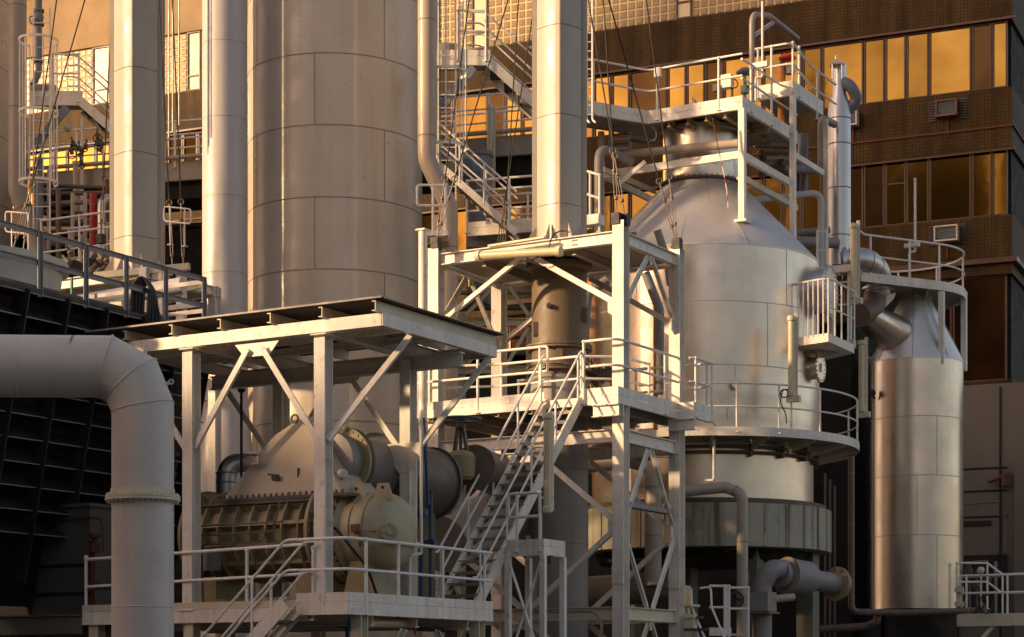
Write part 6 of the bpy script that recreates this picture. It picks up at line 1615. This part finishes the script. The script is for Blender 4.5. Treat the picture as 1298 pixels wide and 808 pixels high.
yp = thing('yellow_machines', 'dark valves and hoses on the rear walkway in front of golden windows', 'valve', P(100, 190, 50))
for k in range(10):
    rr = random.Random(70 + k); c = P(88 + rr.random() * 44, 172 + rr.random() * 40, 50.5)
    obj('valve', MB().ring(c,   .06 + .06 * rr.random(), .016, V((rr.random() - .5, -1, rr.random() - .5)), 18, 6).lathe(c, [(0, 0), (.055, 0), (.055, .14), (.025, .16), (.025, .26), (0, .26)], 12, V((rr.random() - .5, 0, 1))), M[('machine_dark', 'machine_dark', 'rust')[k % 3]], yp)
tag(obj('float_ball', MB().lathe(P(85.5, 163, 50.2), [(0, -.1), (.07, -.07), (.1, 0), (.07, .07), (0, .1)], 18), M['lens']), 'small round pale lamp above the rear walkway near the left cage', 'lamp')
for k, (px, y0, y1, D, r_) in enumerate(((62, 330, 215, 49.0, .05), (74, 335, 240, 49.4, .07), (104, 325, 150, 51.0, .04), (136, 330, 228, 49.2, .05))):
    obj('pipe', MB().tube([P(px, y0, D), P(px, y1, D)], r_, 10), M[('greypipe', 'brownpipe', 'white', 'rust')[k]], dp)
# valve pipe at the top left
vp_ = thing('valve_pipe', 'blue grey pipe with a globe valve at the top left', 'pipe', P(49, 60, 48.8))
rv_ = .085
obj('pipe', MB().tube(fillet([P(49, -60, 48.8), P(49, 92, 48.8), P(42, 108, 48.7)], .25), rv_, 14), M['bluegrey'], vp_)
obj('pipe', MB().tube([P(50, 200, 48.7), P(50, 300, 48.7)], rv_ * 1.1, 14), M['bluegrey'], vp_)
for y in (14, 31, 78, 254): obj('flange', MB().lathe(P(49, y, 48.8), [(.02, -.03), (.14, -.03), (.14, .03), (.02, .03)], 20), M['bluegrey'], vp_)
obj('globe', MB().lathe(P(49, 22, 48.8), [(0, -.16), (.1, -.13), (.13, 0), (.1, .13), (0, .16)], 20), M['bluegrey'], vp_)
obj('hand_wheel', MB().ring(P(41, 26, 48.5), .1, .018, V((1, -.5, 0)), 18, 6).tube([P(41, 26, 48.5), P(48, 24, 48.7)], .02, 6), M['bluegrey'], vp_)
sweep_pipe('side_conduit', [P(556, 0 - 60, 44.6), P(556, 40, 44.6), P(556, 240, 44.8)], .05, M['bluegrey'], 'blue grey conduit just right of the tank downpipe', 'pipe')
sweep_pipe('chimney_conduit', [P(207.5, -60, 42.6), P(207.5, 340, 42.6)], .03, M['tanpipe'], 'thin pale conduit clipped to the right edge of the rear left chimney', 'pipe')

# ================================================================== lower left: cabinet, fire pipe
cb = thing('equipment_cabinet', 'large dull green grey equipment cabinet in shade at the lower left', 'cabinet', G(75, 36))
k0 = G(114, 34.5); 
obj('body', MB().prism([at(k0, 2.2), at(k0 - A * 4.5, 2.2), at(k0 - A * 4.5 + B * 2.2, 2.2), at(k0 + B * 2.2, 2.2)], (0, 0, Z(642, 34.5) - 2.2)), M['cabinet'], cb, smooth=False)
b = MB()
for y in (716, 752): b.bar(at(k0 - B * .012, Z(y, 34.5)), at(k0 - A * 4.5 - B * .012, Z(y, 34.5)), .02, .05)
b.bar(at(k0 - A * 1.44 - B * .012, 2.3), at(k0 - A * 1.44 - B * .012, Z(650, 34.5)), .06, .02, B)
obj('panel_joint', b, M['slit'], cb)
obj('roof_edge', MB().prism([at(k0 + A * .05 - B * .05, Z(642, 34.5)), at(k0 - A * 4.5 - B * .05, Z(642, 34.5)), at(k0 - A * 4.5 + B * 2.25, Z(642, 34.5)), at(k0 + A * .05 + B * 2.25, Z(642, 34.5))], (0, 0, .06)), M['cabinet'], cb)
obj('conduit', MB().tube(fillet([at(k0 - A * 4.4 - B * .06, Z(662, 35)), at(k0 - B * .06, Z(656, 34.5)), at(k0 + A * .35 - B * .06, Z(658, 34.4)), at(k0 + A * .37 - B * .06, Z(700, 34.4))], .2), .02, 8), M['machine_dark'], cb)
fp = thing('fire_pipe', 'dim red fire pipe with valve at the lower left by the rail end', 'pipe', P(117, 760, 33.9))
obj('pipe', MB().tube([P(117, 800, 33.9), P(117, 686, 33.9)], .05, 10), M['oldred'], fp)
obj('valve', MB().lathe(P(120, 700, 33.8), [(0, 0), (.1, 0), (.1, .12), (.05, .16), (.05, .25), (.11, .25), (.11, .32), (0, .32)], 14).ring(P(119, 743, 33.7), .08, .015, V((0, 1, 0)), 16, 6), M['oldred'], fp)
obj('base_valve', MB().box(P(130, 795, 33.6), A, B, UP, .3, .2, .2).ring(P(130, 788, 33.6), .1, .02, UP, 16, 6), M['oldred'], fp)
sweep_pipe('dark_branch', [P(118, 744, 33.8), P(150, 744, 33.4)], .05, M['machine_dark'], 'dark branch pipe from the fire pipe behind the elbow duct', 'pipe')
sk = thing('skid_beam', 'cream base girder running left behind the elbow duct at the bottom', 'girder', P(60, 790, 33.5))
obj('girder', MB().channel(at(C(-5.05, -.1), 2.62), at(C(-9.5, -.1), 2.62), .3, .1, -B), M['cabinet'], sk)
obj('top_plate', MB().prism([at(C(-5.05, -.15), 2.78), at(C(-9.5, -.15), 2.78), at(C(-9.5, 1.5), 2.78), at(C(-5.05, 1.5), 2.78)], (0, 0, .03)), M['cabinet'], sk)

# ================================================================== groups of repeats
GROUPS = {'guy_wire': 'guy wires of the chimneys', 'tube_lamp': 'unlit tube lamps', 'chimney': 'cream chimneys', 'storage_tank': 'big storage tanks', 'silver_vessel': 'silver clad vessels',
          'cage_ladder': 'round cage ladders', 'upper_landing': 'landings beside the cage ladders', 'lamp_pole': 'thin cranked poles', 'air_conditioner': 'air conditioners on the brown building',
          'support_leg': 'legs under the trough', 'conduit': 'thin upright conduits', 'offset_pipe': 'downpipes with offset bends', 'process_duct': 'dark ducts behind the stair', 'valve_actuator': 'valves on the high platforms',
          'junction_box': 'small junction boxes', 'cross_girder': 'cream girders behind the tower', 'side_gate': 'looped gate rails', 'header_pipe': 'header pipes behind the grey rail'}
for o in list(S.objects):
    if o.parent is None and 'label' in o:
        k = o.name.split('.')[0]
        if k in GROUPS: o['group'] = GROUPS[k]
